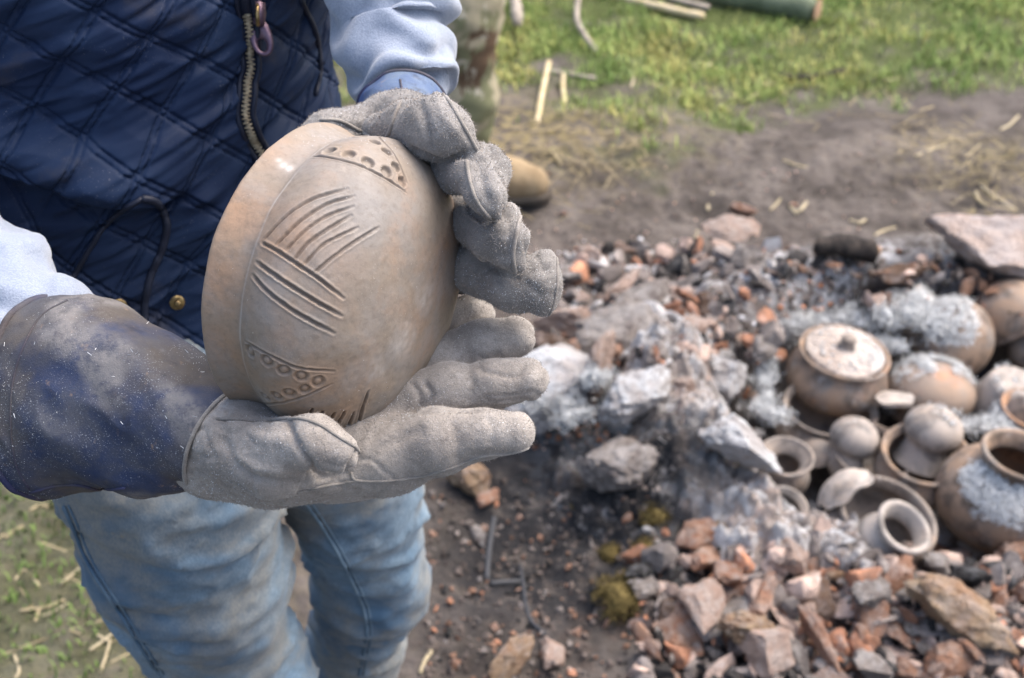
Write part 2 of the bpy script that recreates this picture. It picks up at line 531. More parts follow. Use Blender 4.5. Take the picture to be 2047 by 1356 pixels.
# a zip is a smooth chain: fair the raycast line
for _ in range(6): zl[1:-1] = zl[1:-1] * .4 + (zl[:-2] + zl[2:]) * .3
seglen = np.concatenate([[0], np.cumsum(np.linalg.norm(np.diff(zl, axis=0), axis=1))])
zz = np.arange(0, seglen[-1], .0004)
zc = np.stack([np.interp(zz, seglen, zl[:, i]) for i in range(3)], -1)
T_, _, _ = frames(zc)
vdir = -FV
zs = np.cross(T_, vdir); zs /= np.linalg.norm(zs, axis=1, keepdims=True)
zn = np.cross(zs, T_)
def ribbon(off0, off1, lift0, lift1, thick=.0008):
    prof = [(off0, lift0 - thick), (off0, lift0), (off1, lift1), (off1, lift1 - thick)]
    k = zc[::6]; ks = zs[::6]; kn = zn[::6]
    V = np.stack([k + ks * o + kn * l for o, l in prof], 1)
    n = len(k); i = np.arange(n - 1)[:, None]; j = np.arange(4)[None]
    F = np.stack([i * 4 + j, i * 4 + (j + 1) % 4, (i + 1) * 4 + (j + 1) % 4, (i + 1) * 4 + j], -1).reshape(-1, 4)
    return V.reshape(-1, 3), F
wpart('zip_tape', *ribbon(-.0075, .0075, .0006, .0006), PIPE, vest_o)
for sgn in (-1, 1):
    wtube('zip_piping', zc[::10] + zs[::10] * sgn * .0062 + zn[::10] * .0012, .0021, PIPE, vest_o, sides=10)
L = []
below_slider = np.nonzero(zc[:, 2] < W(505, 60, 1.05)[2])[0]
for q, i in enumerate(below_slider[::4]):
    sg = 1 if q % 2 else -1
    c0 = zc[i] + zs[i] * sg * .0008 + zn[i] * .0012
    ux, uy, uz = zs[i] * .0024, T_[i] * .00062, zn[i] * .0014
    cs = np.array([c0 + a * ux + b * uy + e * uz for a, b, e in ((-1, -1, -1), (1, -1, -1), (1, 1, -1), (-1, 1, -1), (-1, -1, 1), (1, -1, 1), (1, 1, 1), (-1, 1, 1))])
    L.append((cs, np.array([[0, 3, 2, 1], [4, 5, 6, 7], [0, 1, 5, 4], [1, 2, 6, 5], [2, 3, 7, 6], [3, 0, 4, 7]])))
t = NT('pale_brass', .5, .5); ZIPM = t.done(t.mix(t.ramp(t.noise(300, 3), .35, .7), (.42, .36, .25), (.25, .20, .13)), metal=.35)
wpart('zip_teeth', *join_vf(L), ZIPM, vest_o, kind='stuff')
# slider and pull tab with an oval hole
def solid_ring(outer, inner, cen, ex, ey, ez, th):
    """flat ring between two outlines (n,2), given thickness with a softened edge"""
    n = len(outer); V = []
    for o2, z in ((outer * .97, th / 2), (outer, th * .2), (outer, -th * .2), (outer * .97, -th / 2), (inner, -th / 2), (inner, th / 2)):
        V += [cen + p[0] * ex + p[1] * ey + z * ez for p in o2]
    i = np.arange(6)[:, None]; j = np.arange(n)[None]
    F = np.stack([i * n + j, i * n + (j + 1) % n, ((i + 1) % 6) * n + (j + 1) % n, ((i + 1) % 6) * n + j], -1).reshape(-1, 4)
    return np.array(V), F[:, ::-1]
ang = np.linspace(0, 2 * np.pi, 40, endpoint=False)
tabc = hit(vb, 521, 73, .0135)
tx = RV * .985 + UV_ * -.02; ty = UV_ * .98 + RV * -.18; ty /= np.linalg.norm(ty); tn = np.cross(tx, ty)
out2 = np.stack([np.cos(ang) * (.0092 - .0020 * (np.sin(ang) > 0) * np.sin(ang)), np.sign(np.sin(ang)) * np.abs(np.sin(ang)) ** .8 * .0160], -1)
inn2 = np.stack([np.cos(ang) * .0036, -.0075 + np.sin(ang) * .0052], -1)
wpart('zip_pull', *solid_ring(out2, inn2, tabc, tx, ty, tn, .0026), PULLM, vest_o)
slc = hit(vb, 507, 18, .006)
wtube('zip_slider', [slc + UV_ * .008, slc, slc - UV_ * .008], [.0052, .0058, .0045], PULLM, vest_o, sides=12)
wtube('zip_slider', [slc + tn * .004 + UV_ * .006, slc + tn * .0075, slc + tn * .004 - UV_ * .010], .0017, BRASS, vest_o)
# pocket piping, flap edge and snaps
wtube('pocket_piping', hits(vb, [(139, 568), (181, 496), (222, 439), (284, 397)], 6, .0005), .0022, PIPE, vest_o)
wtube('flap_piping', hits(vb, [(284, 397), (312, 404), (333, 440), (326, 492), (303, 545), (290, 600), (288, 650)], 6, .0005), .0032, PIPE, vest_o)
wtube('side_piping', hits(vb, [(600, 0), (628, 60), (640, 130), (630, 190)], 6, .0005), .0024, PIPE, vest_o)
def dome(cen, n, r, h, sides=20, rings=5):
    n = n / np.linalg.norm(n); x = np.cross(n, [0.2, .9, .3]); x /= np.linalg.norm(x); y = np.cross(n, x)
    V = []
    for k in range(rings + 1):
        ph = k / rings * math.pi / 2
        V += [cen + n * (h * math.sin(ph)) + (r * max(math.cos(ph), .02)) * (math.cos(q) * x + math.sin(q) * y) for q in np.linspace(0, 2 * np.pi, sides, endpoint=False)]
    return np.array(V), grid_f(sides, rings + 1, True)
sn = np.array([.35, -.9, .25])
for (sx_, sy_) in ((355, 605), (236, 612)):
    cen = hit(vb, sx_, sy_, .0015)
    ringo = wpart('snap_button', *dome(cen, sn, .0062, .0016), BRASS, vest_o)
    wpart('snap_button', *dome(cen + sn * .001, sn, .0034, .0034), BRASS, vest_o)

# ---------------------------------------------------------------- jeans
def jeans():
    LK = W(474, 1356, 1.40); RK = W(742, 1150, 1.50)
    hipc = np.array([-.345, 1.085, .93])
    lo, hi = (-.62, .78, .05), (.08, 1.40, 1.02)
    f = Field(lo, hi, .0058)
    pelvis = f.wchain([hipc + np.array([-.07, -.01, 0]), hipc + np.array([.08, .03, 0])], [.08, .08], .05)
    legl = f.wchain([W(310, 880, 1.17), W(347, 1000, 1.20), W(378, 1140, 1.27), LK, np.array([-.33, 1.02, .30]), np.array([-.34, 1.08, .09])],
                    [.085, .077, .073, .064, .058, .052], .04)
    legr = f.wchain([W(620, 800, 1.26), W(712, 985, 1.375), RK, W(708, 1300, 1.62), np.array([-.215, 1.17, .24]), np.array([-.22, 1.20, .09])],
                    [.074, .060, .054, .042, .046, .046], .03)
    D = smin(smin(legl, pelvis, .05), legr, .006)
    V, F = f.mesh(D)
    V = relax(V, F, 2)
    N = vnormals(V, F)
    q = V @ np.array([[1., .1, .2], [.1, 1, 0], [.3, 0, 2.3]])
    w = fbm(q, 9, 3, 51) * .006
    rid = 1 - np.abs(fbm(V @ np.array([[.9, 0, .5], [0, .9, 0], [.7, 0, 2.6]]), 10, 2, 57))
    w = w * .8 + .012 * np.clip(rid - .68, 0, 1) * 2 + .0007 * fbm(V, 90, 2, 59)
    rid2 = 1 - np.abs(fbm(V @ np.array([[.7, .2, -.9], [0, .9, 0], [.8, 0, 2.9]]), 17, 2, 61))
    w = w + .006 * np.clip(rid2 - .72, 0, 1) * 2
    V = V + N * w[:, None]
    return V, F
t = NT('worn_denim', .9, .15)
c = t.mix(t.ramp(t.noise(9, 4, .6), .35, .65), (.06, .115, .185), (.18, .255, .325))
c = t.mix(t.ramp(t.noise(7, 4, .65, .3), .42, .62, 0, .8), c, (.235, .215, .175))
c = t.mix(t.ramp(t.noise(30, 4, .7), .55, .8, 0, .5), c, (.04, .07, .10))
c = t.mix(t.ramp(t.noise(46, 3, .6), .70, .78, 0, .6), c, (.28, .20, .10))
c = t.mix(t.ramp(t.noise(140, 4, .75), .35, .7, 0, .4), c, (.06, .10, .14))
weave = t.noise(700, 2, .6, vec=t.scaled((1, 1, .35), (0, .6, 0)))
c = t.mix(t.ramp(weave, .35, .65, .3, 0), c, (.05, .09, .13))
DENIM = t.done(c, t.bump(weave, .3, .001), sheen=.1)
t = NT('blue_denim', .9, .15)
c = t.mix(t.ramp(t.noise(10, 4, .6), .35, .65), (.07, .115, .165), (.15, .21, .26))
DENIM_SEAM = t.done(c, t.bump(t.noise(500), .3, .001))
JV, JF = jeans()
jb = bvh_of(JV, JF)
jeans_o = wpart('jeans', JV, JF, DENIM, person)
for pts in ([(128, 1012), (150, 1060), (170, 1110), (200, 1165), (240, 1225), (280, 1290), (318, 1350)],
            [(605, 995), (640, 1045), (672, 1100), (705, 1165), (728, 1220), (733, 1270), (718, 1350)]):
    wtube('side_seam', hits(jb, pts, 6, .0008), .0017, DENIM_SEAM, jeans_o)
    wtube('side_seam', hits(jb, [(x + 9, y - 2) for x, y in pts], 6, .0003), .0010, DENIM_SEAM, jeans_o)

# ---------------------------------------------------------------- fleece sleeves
def sleeve(pts, seed, folds, n=150, sides=130):
    P = np.array([W(p[0], p[1], p[2]) for p in pts]); r = np.array([p[3] * p[2] / FPX for p in pts])
    C = catmull(P, n // (len(pts) - 1)); u = np.linspace(0, 1, len(C))
    rr = np.interp(u, np.linspace(0, 1, len(r)), r)
    V, F = tube_vf(C, rr, sides, caps=False)
    A = np.tile(np.arange(sides) / sides * 2 * np.pi, len(C)); U = np.repeat(u, sides)
    N = vnormals(V, F)
    ph = vnoise(np.stack([np.cos(A), np.sin(A), U * 2], -1), 1.3, seed)
    ridge = np.sin(U * folds * 2 * np.pi + ph * 4.2)
    amp = .5 + .5 * vnoise(np.stack([np.cos(A) * 1.1, np.sin(A) * 1.1, U * folds * .8], -1), 1, seed + 3)
    V = V + N * (.0085 * np.sign(ridge) * np.abs(ridge) ** .8 * amp + .003 * fbm(V, 40, 2, seed + 5))[:, None]
    return V, F
t = NT('blue_grey_fleece', 1., .05)
f1 = t.noise(800, 3, .7)
c = t.mix(t.ramp(f1, .35, .65), (.215, .255, .33), (.285, .33, .415))
c = t.mix(t.ramp(t.noise(60, 3), .6, .8, 0, .3), c, (.33, .33, .36))
FLEECE = t.done(c, t.bump(f1, .5, .0018), sheen=.5)
SL1 = sleeve([(735, -420, 1.20, 130), (752, -200, 1.10, 128), (768, -60, 1.04, 124), (782, 70, 1.035, 120), (806, 155, 1.02, 108), (815, 185, 1.015, 92), (820, 200, 1.01, 20)], 3, 5.5)
wpart('fleece_sleeve', *SL1, FLEECE, person)
SL2 = sleeve([(-330, 330, 1.06, 150), (-160, 460, 1.0, 146), (-30, 590, .955, 140), (80, 690, .925, 136), (150, 780, .90, 120)], 9, 4.2)
wpart('fleece_sleeve', *SL2, FLEECE, person)

# ---------------------------------------------------------------- gloves
def crease(V, N, P, depth, width):
    D, U = polyline_dist(V, P, width * 4)
    return V - N * (depth * np.exp(-(D / width) ** 2))[:, None]

def fuzz(V, F, n, lmin, lmax, seed, w=.00011, keep=None, flat=.0, clump=0):
    rg = np.random.default_rng(seed)
    tri = np.vstack([F[:, :3], F[:, [0, 2, 3]]])
    if keep is not None: tri = tri[keep(V[tri].mean(1))]
    a, b, c = V[tri[:, 0]], V[tri[:, 1]], V[tri[:, 2]]
    nn = np.cross(b - a, c - a); ar = np.linalg.norm(nn, axis=1)
    if clump: ar2 = ar * np.clip(fbm(a, clump, 3, seed + 3) + .15, .03, 1) ** 1.6
    else: ar2 = ar
    k = rg.choice(len(tri), n, p=ar2 / ar2.sum())
    uv = rg.random((n, 2)); uv = np.where(uv.sum(1, keepdims=True) > 1, 1 - uv, uv)
    p = a[k] + (b[k] - a[k]) * uv[:, :1] + (c[k] - a[k]) * uv[:, 1:]
    nm = nn[k] / ar[k][:, None]
    d = rg.normal(size=(n, 3)); d -= nm * (d * nm).sum(1, keepdims=True) * flat
    d = nm * (1 - flat) * 1.1 + d * .55; d /= np.linalg.norm(d, axis=1, keepdims=True)
    L = rg.uniform(lmin, lmax, (n, 1))
    sd_ = np.cross(d, rg.normal(size=(n, 3))); sd_ /= np.linalg.norm(sd_, axis=1, keepdims=True)
    p = p + nm * (.00025 if flat else -.0001)
    tip = p + d * L + rg.normal(size=(n, 3)) * L * .15
    Vq = np.stack([p - sd_ * w, p + sd_ * w, tip + sd_ * w * .5, tip - sd_ * w * .5], 1).reshape(-1, 3)
    return Vq, np.arange(4 * n).reshape(-1, 4)

def cuff(pts, seed, squash=.78, fold=.006, sides=200, n=130, thick=.0022, sq1=1.02):
    P = np.array([W(p[0], p[1], p[2]) for p in pts]); r = np.array([p[3] * p[2] / FPX for p in pts])
    C = catmull(P, n // (len(pts) - 1)); u = np.linspace(0, 1, len(C)); rr = np.interp(u, np.linspace(0, 1, len(r)), r)
    T = np.gradient(C, axis=0); T /= np.linalg.norm(T, axis=1, keepdims=True)
    toc = -FV
    B = np.cross(T, toc); B /= np.linalg.norm(B, axis=1, keepdims=True); D = np.cross(B, T)
    a = np.linspace(0, 2 * np.pi, sides, endpoint=False)
    V = C[:, None] + rr[:, None, None] * (np.cos(a)[None, :, None] * B[:, None] + (squash + (sq1 - squash) * u ** 2)[:, None, None] * np.sin(a)[None, :, None] * D[:, None])
    V = V.reshape(-1, 3); F = grid_f(sides, len(C), True)
    N = vnormals(V, F)
    cen = np.repeat(C, sides, 0)
    if ((V - cen) * N).sum() < 0: F = F[:, ::-1]; N = -N
    q = V @ np.array([[1., .2, .1], [.1, 1, 0], [.3, 0, 1.2]])
    disp = fold * fbm(q, 20, 2, seed) + .0025 * (1 - np.abs(fbm(q, 34, 2, seed + 4)))
    global FOLD
    FOLD = np.concatenate([smooth01(.25, .9, fbm(q, 20, 2, seed) + .5 * fbm(q, 45, 2, seed + 8))] * 2)
    V = V + N * disp[:, None]
    Vi = V - N * thick
    o = len(V)
    rim = np.stack([np.arange(sides), o + np.arange(sides), o + (np.arange(sides) + 1) % sides, (np.arange(sides) + 1) % sides], -1)
    return np.vstack([V, Vi]), np.vstack([F, F[:, ::-1] + o, rim]), V[:sides], (V, F), V[-sides:]

def build_glove(chains, palm, k_in, k_palm, k_between, h, extra=None):
    allp = [p for c in chains + palm for p in c]
    P = np.array([W(p[0], p[1], p[2]) for p in allp]); r = np.array([p[3] * p[2] / FPX for p in allp])[:, None]
    f = Field((P - r).min(0) - .006, (P + r).max(0) + .006, h)
    pm = None
    for c in palm:
        d = f.chain(c, k_in); pm = d if pm is None else smin(pm, d, .018)
    out = pm
    for c in chains:
        d = smin(f.chain(c, k_in), pm, k_palm)
        out = smin(out, d, k_between)
    V, F = f.mesh(out)
    return relax(V, F, 2, .4), F

# ----- the open, palm-up glove
lower_fingers = [
    [(790, 905, .850, 74), (880, 883, .838, 63), (962, 868, .832, 46), (1028, 863, .830, 43)],          # index
    [(740, 850, .870, 60), (820, 802, .868, 54), (900, 779, .862, 50), (985, 766, .858, 44), (1056, 759, .856, 43)],   # middle
    [(740, 820, .885, 52), (800, 770, .888, 52), (880, 728, .888, 51), (960, 692, .886, 47), (1030, 674, .884, 43)],   # ring
    [(740, 780, .90, 46), (820, 705, .908, 47), (890, 655, .912, 45), (948, 628, .912, 43)],            # little
    [(520, 900, .825, 60), (575, 893, .803, 52), (625, 882, .792, 47), (678, 905, .790, 40)],           # thumb
]
lower_palm = [
    [(432, 876, .862, 101), (520, 890, .858, 92), (620, 902, .860, 80), (740, 900, .858, 78)],
    [(434, 912, .862, 76), (520, 918, .858, 80)],
    [(470, 892, .830, 62), (545, 925, .818, 66), (610, 928, .826, 48)],
    [(500, 850, .885, 80), (640, 845, .89, 70), (760, 820, .885, 62)],
    [(560, 935, .85, 58), (690, 925, .855, 56), (800, 918, .853, 60)],
]
GV, GF = build_glove(lower_fingers, lower_palm, .010, .012, .0022, .00145)
gb = bvh_of(GV, GF)
N = vnormals(GV, GF)
for pts, dp, wd in (
        ([(575, 842), (588, 880), (615, 925), (648, 956)], .0035, .0022),     # fold at the thumb joint
        ([(436, 835), (470, 838), (530, 836), (575, 838)], .0022, .0022),     # where thumb meets palm
        ([(445, 880), (475, 930), (530, 962), (600, 970)], .0026, .004),      # drag folds in the heel
        ([(640, 960), (690, 945), (716, 900)], .0025, .0022),
        ([(850, 768), (862, 790), (846, 812)], .0024, .002),
        ([(825, 765), (840, 795), (830, 825)], .0018, .0018),
        ([(845, 828), (900, 824), (960, 822)], .0015, .0016),
        ([(905, 850), (915, 880), (912, 915)], .0011, .003), ([(975, 835), (985, 860), (980, 885)], .0010, .0025), ([(935, 742), (945, 770), (938, 800)], .0010, .0025),
        ([(745, 905), (790, 880), (840, 862)], .0013, .004), ([(740, 880), (770, 845), (810, 820)], .0012, .003), ([(930, 690), (940, 712), (936, 735)], .0009, .0025)):
    GV = crease(GV, N, hits(gb, pts, 6), dp, wd)
for pts, dp, wd in (([(455, 905), (500, 935), (560, 945)], -.0022, .004), ([(470, 850), (520, 872), (555, 880)], -.002, .005), ([(930, 925), (965, 912), (1000, 908)], .0018, .005)):
    GV = crease(GV, N, hits(gb, pts, 6), dp, wd)
rw = 1 - np.abs(fbm(GV @ np.array([[1., .3, 0], [-.2, 1, 0], [.2, 0, 1.6]]), 42, 2, 75))
GV = GV + N * (-.0014 * np.clip(rw - .72, 0, 1) / .28 * smooth01(-.2, .4, vnoise(GV, 22, 77)) + .0010 * fbm(GV, 40, 2, 71) + .0003 * fbm(GV, 160, 2, 73))[:, None]
gb = bvh_of(GV, GF)
glove1 = wpart('work_glove', GV, GF, SUEDE_L, person, label='pale suede work glove held palm up under the pot')
for pts, r in (
        ([(578, 838), (605, 838), (640, 850), (676, 873), (708, 893), (720, 905)], .0011),
        ([(432, 838), (470, 838), (520, 842), (560, 838), (580, 836)], .0011),
        ([(702, 945), (712, 960), (770, 962), (840, 953), (900, 936), (960, 914), (1010, 908), (1050, 898), (1074, 880)], .0010),
        ([(595, 985), (640, 973), (690, 965), (712, 960)], .0010)):
    wtube('glove_seam', hits(gb, pts, 6, .0002), r, SEAM_M, glove1, sides=8)
wpart('suede_nap', *fuzz(GV, GF, 34000, .0005, .0015, 5, .00013), FUZZ, glove1, kind='stuff')
wpart('ash_flecks', *fuzz(GV, GF, 2200, .0003, .0009, 6, .00013, flat=.8, clump=30), FLECK, glove1, kind='stuff')

CV, CF, crim, couter, cend = cuff([(92, 795, .905, 200), (150, 799, .895, 194), (225, 806, .885, 178), (320, 822, .872, 155), (395, 852, .864, 128), (438, 874, .860, 108)], 81)
cuff1 = wpart('gauntlet_cuff', CV, CF, CUFF, glove1); set_attr(cuff1.data, 'fold', FOLD)
ringp = np.vstack([crim, crim[:1]])
wtube('cuff_binding', catmull(ringp[::4], 4), .0026, CUFF_BIND, glove1, sides=8)
cb = bvh_of(*couter)
wtube('cuff_stitching', hits(cb, [(135, 600), (82, 632), (44, 700), (24, 775), (22, 860), (32, 930), (58, 978)], 6, .0001), .0007, CUFF_BIND, glove1)
wtube('cuff_stitching', hits(cb, [(60, 985), (110, 972), (160, 970), (200, 980), (250, 975)], 6, .0002), .0011, CUFF_BIND, glove1)
wtube('wrist_seam', catmull(np.vstack([cend, cend[:1]])[::5], 3), .0013, SEAM_M, glove1)
wpart('ash_flecks', *fuzz(couter[0], couter[1], 1300, .0002, .0007, 8, .00009, flat=.85, clump=22), FLECK, glove1, kind='stuff')
wpart('ash_flakes', *fuzz(couter[0], couter[1], 36, .0015, .0035, 9, .00018, flat=.9, clump=16), FLECK, glove1, kind='stuff')

# ----- the glove that steadies the pot from behind
upper_fingers = [
    [(765, 268, .905, 44), (815, 258, .868, 50), (868, 257, .836, 58), (900, 264, .825, 50)],                 # index
    [(850, 325, .895, 42), (912, 338, .850, 42), (950, 352, .825, 40), (974, 392, .812, 34), (985, 420, .812, 25)],   # middle
    [(885, 415, .905, 44), (955, 450, .858, 42), (992, 482, .834, 43), (1024, 478, .824, 30), (1028, 520, .824, 24)],   # ring
    [(895, 492, .910, 48), (962, 540, .872, 50), (1030, 568, .852, 54), (1078, 574, .846, 46)],               # little
    [(790, 255, .945, 46), (715, 262, .935, 42), (655, 268, .925, 42), (600, 300, .92, 34)],                # thumb over the mouth
]
upper_palm = [
    [(790, 250, .95, 60), (855, 340, .935, 66), (905, 440, .925, 64), (915, 520, .918, 52)],
    [(765, 250, .945, 36), (815, 240, .93, 42), (870, 240, .90, 40)],
    [(895, 340, .93, 56), (918, 430, .925, 56), (925, 520, .92, 44)],
]
upper_extra = [
    [(875, 198, .840, 15), (893, 238, .832, 34)],
    [(940, 292, .822, 18), (905, 262, .826, 40)],
    [(992, 340, .835, 30), (965, 330, .842, 38), (975, 380, .825, 38)],
    [(1016, 425, .832, 20), (1010, 470, .832, 36), (1034, 530, .826, 20)],
    [(1088, 520, .846, 22), (1076, 566, .846, 44), (1084, 612, .844, 24)],
]
HV, HF = build_glove(upper_fingers + upper_extra, upper_palm, .010, .010, .0020, .00145)
hb = bvh_of(HV, HF)
N = vnormals(HV, HF)
for pts, dp, wd in (
        ([(872, 186), (878, 215), (900, 250), (935, 292)], -.0012, .0025),
        ([(835, 200), (850, 240), (862, 290)], .0022, .003),
        ([(955, 318), (965, 360), (975, 400)], .0030, .0045),
        ([(830, 300), (880, 318), (940, 312)], .0025, .0025),
        ([(925, 395), (945, 430), (985, 446)], .0028, .0025),
        ([(960, 520), (1000, 545), (1030, 556)], .0028, .0025),
        ([(1010, 418), (1016, 460), (1010, 510)], .0018, .003),
        ([(620, 262), (690, 255), (740, 275)], .002, .003)):
    HV = crease(HV, N, hits(hb, pts, 6), dp, wd)
rw = 1 - np.abs(fbm(HV, 46, 2, 95))
HV = HV + N * (-.0010 * np.clip(rw - .72, 0, 1) / .28 * smooth01(-.2, .4, vnoise(HV, 24, 97)) + (.0009 * fbm(HV, 48, 2, 91)) + .0005 * fbm(HV, 170, 2, 93))[:, None]
hb = bvh_of(HV, HF)
glove2 = wpart('work_glove', HV, HF, SUEDE_U, person, label='grey suede work glove curled over the back of the pot')
for pts, r in (
        ([(885, 186), (905, 214), (925, 250), (945, 285), (953, 300)], .0012),
        ([(932, 322), (938, 355), (950, 395), (972, 428), (992, 442)], .0012),
        ([(1040, 432), (1032, 470), (1026, 510), (1030, 545)], .0012),
        ([(1112, 508), (1114, 560), (1106, 610), (1096, 632)], .0009),
        ([(800, 205), (790, 230), (780, 262), (770, 280)], .0014),
        ([(640, 240), (680, 242), (720, 262), (750, 280)], .0012)):
    wtube('glove_seam', hits(hb, pts, 6, .0002), r, SEAM_M, glove2, sides=8)
wpart('suede_nap', *fuzz(HV, HF, 34000, .0006, .0019, 15, .00015), FUZZ, glove2, kind='stuff')
wpart('ash_flecks', *fuzz(HV, HF, 2200, .0003, .0010, 16, .00014, flat=.8, clump=30), FLECK, glove2, kind='stuff')
UVV, UCF, urim, uouter, _ = cuff([(806, 222, .985, 84), (803, 240, .968, 78), (800, 262, .95, 70), (796, 285, .935, 58)], 85, .95, .002, 120, 60)
wpart('gauntlet_cuff', UVV, UCF, CUFF_U, glove2)
wtube('cuff_binding', catmull(np.vstack([urim, urim[:1]])[::4], 4), .0014, CUFF_BIND, glove2)
ub = bvh_of(*uouter)
wtube('cuff_stitching', hits(ub, [(800, 160), (804, 185), (806, 205)], 6, .0002), .0008, CUFF_BIND, glove2)

# ================================================================== THE POT IN THE HANDS
PS = .0003
PTILT, PPHI = R(66.4), R(17)
m_ = np.array([math.cos(PPHI), -math.sin(PPHI)])
mv = m_[0] * RV + m_[1] * UV_
dv = -m_[1] * RV + m_[0] * UV_                      # image-perpendicular, along the long axis of the mouth
axis = math.sin(PTILT) * mv - math.cos(PTILT) * FV
e1 = -math.cos(PTILT) * mv - math.sin(PTILT) * FV; e1 -= axis * (e1 @ axis); e1 /= np.linalg.norm(e1)
e2 = np.cross(axis, e1)
pot_c = W(590.8, 537.9, .868)
prof = [(0, 296), (3, 301), (9, 304), (22, 300), (38, 294.5), (54, 290), (68, 287), (79, 286), (86, 287), (94, 291), (104, 295), (118, 299.5), (134, 303.5), (150, 305.5), (166, 305),
        (184, 301), (208, 290), (230, 275), (251, 254), (270, 227), (287, 192), (299, 156), (308, 111), (313, 60), (315, 0.5)]
def pot_mesh():
    pr = catmull(np.array([(z, r, 0) for z, r in prof], float), 10)[:, :2]
    sl = np.concatenate([[0], np.cumsum(np.linalg.norm(np.diff(pr, axis=0), axis=1))])
    q = np.linspace(0, sl[-1], 330)
    z = np.interp(q, sl, pr[:, 0]); r = np.interp(q, sl, pr[:, 1])
    inz = np.array([0, 6, 30, 70, 84, 100, 140, 200, 255, 288, 299]); inr = np.array([290, 283, 276, 265, 263, 271, 286, 273, 222, 146, .5])
    zi = np.interp(np.linspace(0, 10, 40), np.arange(11), inz); ri = np.interp(np.linspace(0, 10, 40), np.arange(11), inr)
    th = np.concatenate([np.linspace(-1.9, 1.9, 820, endpoint=False), np.linspace(1.9, 2 * np.pi - 1.9, 160, endpoint=False)])
    Z = np.concatenate([zi[::-1], z]) * PS * .974; Rr = np.concatenate([ri[::-1], r]) * PS
    V = pot_c + Z[:, None, None] * axis + Rr[:, None, None] * (np.cos(th)[None, :, None] * e1 + np.sin(th)[None, :, None] * e2)
    V = V.reshape(-1, 3); F = grid_f(len(th), len(Z), True)
    n = vnormals(V, F)
    oc = V - (pot_c + axis * 140 * PS)
    outer = np.repeat(np.arange(len(Z)) >= 40, len(th))
    if (oc * n)[outer].sum() < 0: F = F[:, ::-1]; n = -n
    return V, F, n, outer, len(th)
PV, PF, PN, outer, pth = pot_mesh()
pb0 = bvh_of(PV[40 * pth:], PF[(PF >= 40 * pth).all(1)] - 40 * pth)
zz2 = lambda pts: [(380 + .5458 * x, 160 + .5458 * y) for x, y in pts]
LO = [([(450, 283), (500, 283), (560, 298), (640, 325), (720, 365), (790, 412)], .0009, .9),
      ([(685, 205), (740, 265), (770, 320), (796, 385)], .0008, .8),
      ([(265, 592), (350, 500), (450, 435), (578, 398)], .0011, 1.), ([(312, 608), (400, 520), (500, 455), (602, 425)], .0011, 1.1),
      ([(348, 625), (430, 545), (510, 495), (600, 462)], .0010, .9), ([(378, 662), (430, 600), (500, 550), (592, 495)], .0011, 1.),
      ([(415, 680), (480, 610), (540, 575), (616, 540)], .0010, .9), ([(455, 708), (530, 645), (610, 590), (692, 540)], .0011, .9),
      ([(262, 597), (310, 622), (370, 662), (455, 718), (562, 800)], .0012, 1.2),
      ([(243, 668), (330, 730), (440, 800), (556, 866)], .0013, 1.3), ([(230, 716), (290, 780), (400, 860), (527, 928)], .0013, 1.3),
      ([(205, 958), (300, 1010), (400, 1055), (526, 1068)], .0010, .9), ([(268, 1186), (340, 1182), (430, 1155), (520, 1115)], .0010, .9),
      ([(435, 1230), (448, 1206)], .0010, 1.2), ([(472, 1242), (486, 1216)], .0010, 1.2), ([(508, 1252), (530, 1222)], .0012, 1.4), ([(538, 1264), (566, 1218)], .0012, 1.5),
      ([(575, 1274), (602, 1220)], .0012, 1.5), ([(615, 1262), (632, 1205), (640, 1185), (656, 1143)], .0012, 1.5)]
disp = np.zeros(len(PV)); cut = np.zeros(len(PV))
stroke_noise = vnoise(PV, 420, 5)
for pts, wd, k in LO:
    P = hits(pb0, zz2(pts), 8); wd = wd * .74
    D, U = polyline_dist(PV, P, .009)
    D = np.abs(D + .00022 * stroke_noise)
    taper = np.clip(np.minimum(U * 14, (1 - U) * 5) + .25, 0, 1)
    g = np.exp(-(D / (wd * (.75 + .3 * taper))) ** 4)
    lip = np.exp(-((D - 2.0 * wd) / (.8 * wd)) ** 2)
    disp += k * taper * (-.0012 * g + .00035 * lip)
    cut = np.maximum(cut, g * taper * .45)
def dots(lst, r, ring):
    global disp, cut
    for (x, y) in lst:
        p = hit(pb0, *zz2([(x, y)])[0])
        m = np.linalg.norm(PV - p, axis=1)
        m = np.abs(m * (1 + .10 * stroke_noise))
        if ring:
            g = np.exp(-((m - r * .82) / (.00095)) ** 2)
            disp += -.0013 * g + .0003 * np.exp(-((m - r * 1.35) / .0009) ** 2) + .0001 * np.exp(-(m / (r * .6)) ** 4)
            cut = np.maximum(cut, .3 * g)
        else:
            g = np.exp(-(m / (r * 1.02)) ** 8)
            disp += -.0024 * g + .0003 * np.exp(-((m - r * 1.4) / .0009) ** 2)
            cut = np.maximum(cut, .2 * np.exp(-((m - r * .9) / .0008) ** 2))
dots([(510, 262), (580, 273), (650, 303), (718, 337)], .0035, False)
dots([(628, 203), (676, 229), (718, 264), (752, 319), (776, 373)], .0030, False)
dots([(222, 993), (283, 1028), (343, 1062), (408, 1085), (468, 1106)], .0035, True)
dots([(276, 1160), (317, 1158), (362, 1147), (420, 1133)], .0032, True)
disp *= outer; cut *= outer
disp += outer * (.0009 * fbm(PV, 28, 2, 41) + .00012 * vnoise(PV, 260, 43))
PV2 = PV + PN * disp[:, None]
def splat(lst):
    a = np.zeros(len(PV))
    for x, y, r, k in lst:
        p = hit(pb0, x, y); m = np.linalg.norm(PV - p, axis=1) * (1 + .35 * vnoise(PV, 70, 47))
        a = np.maximum(a, k * np.exp(-(m / (r * PS)) ** 2))
    return a
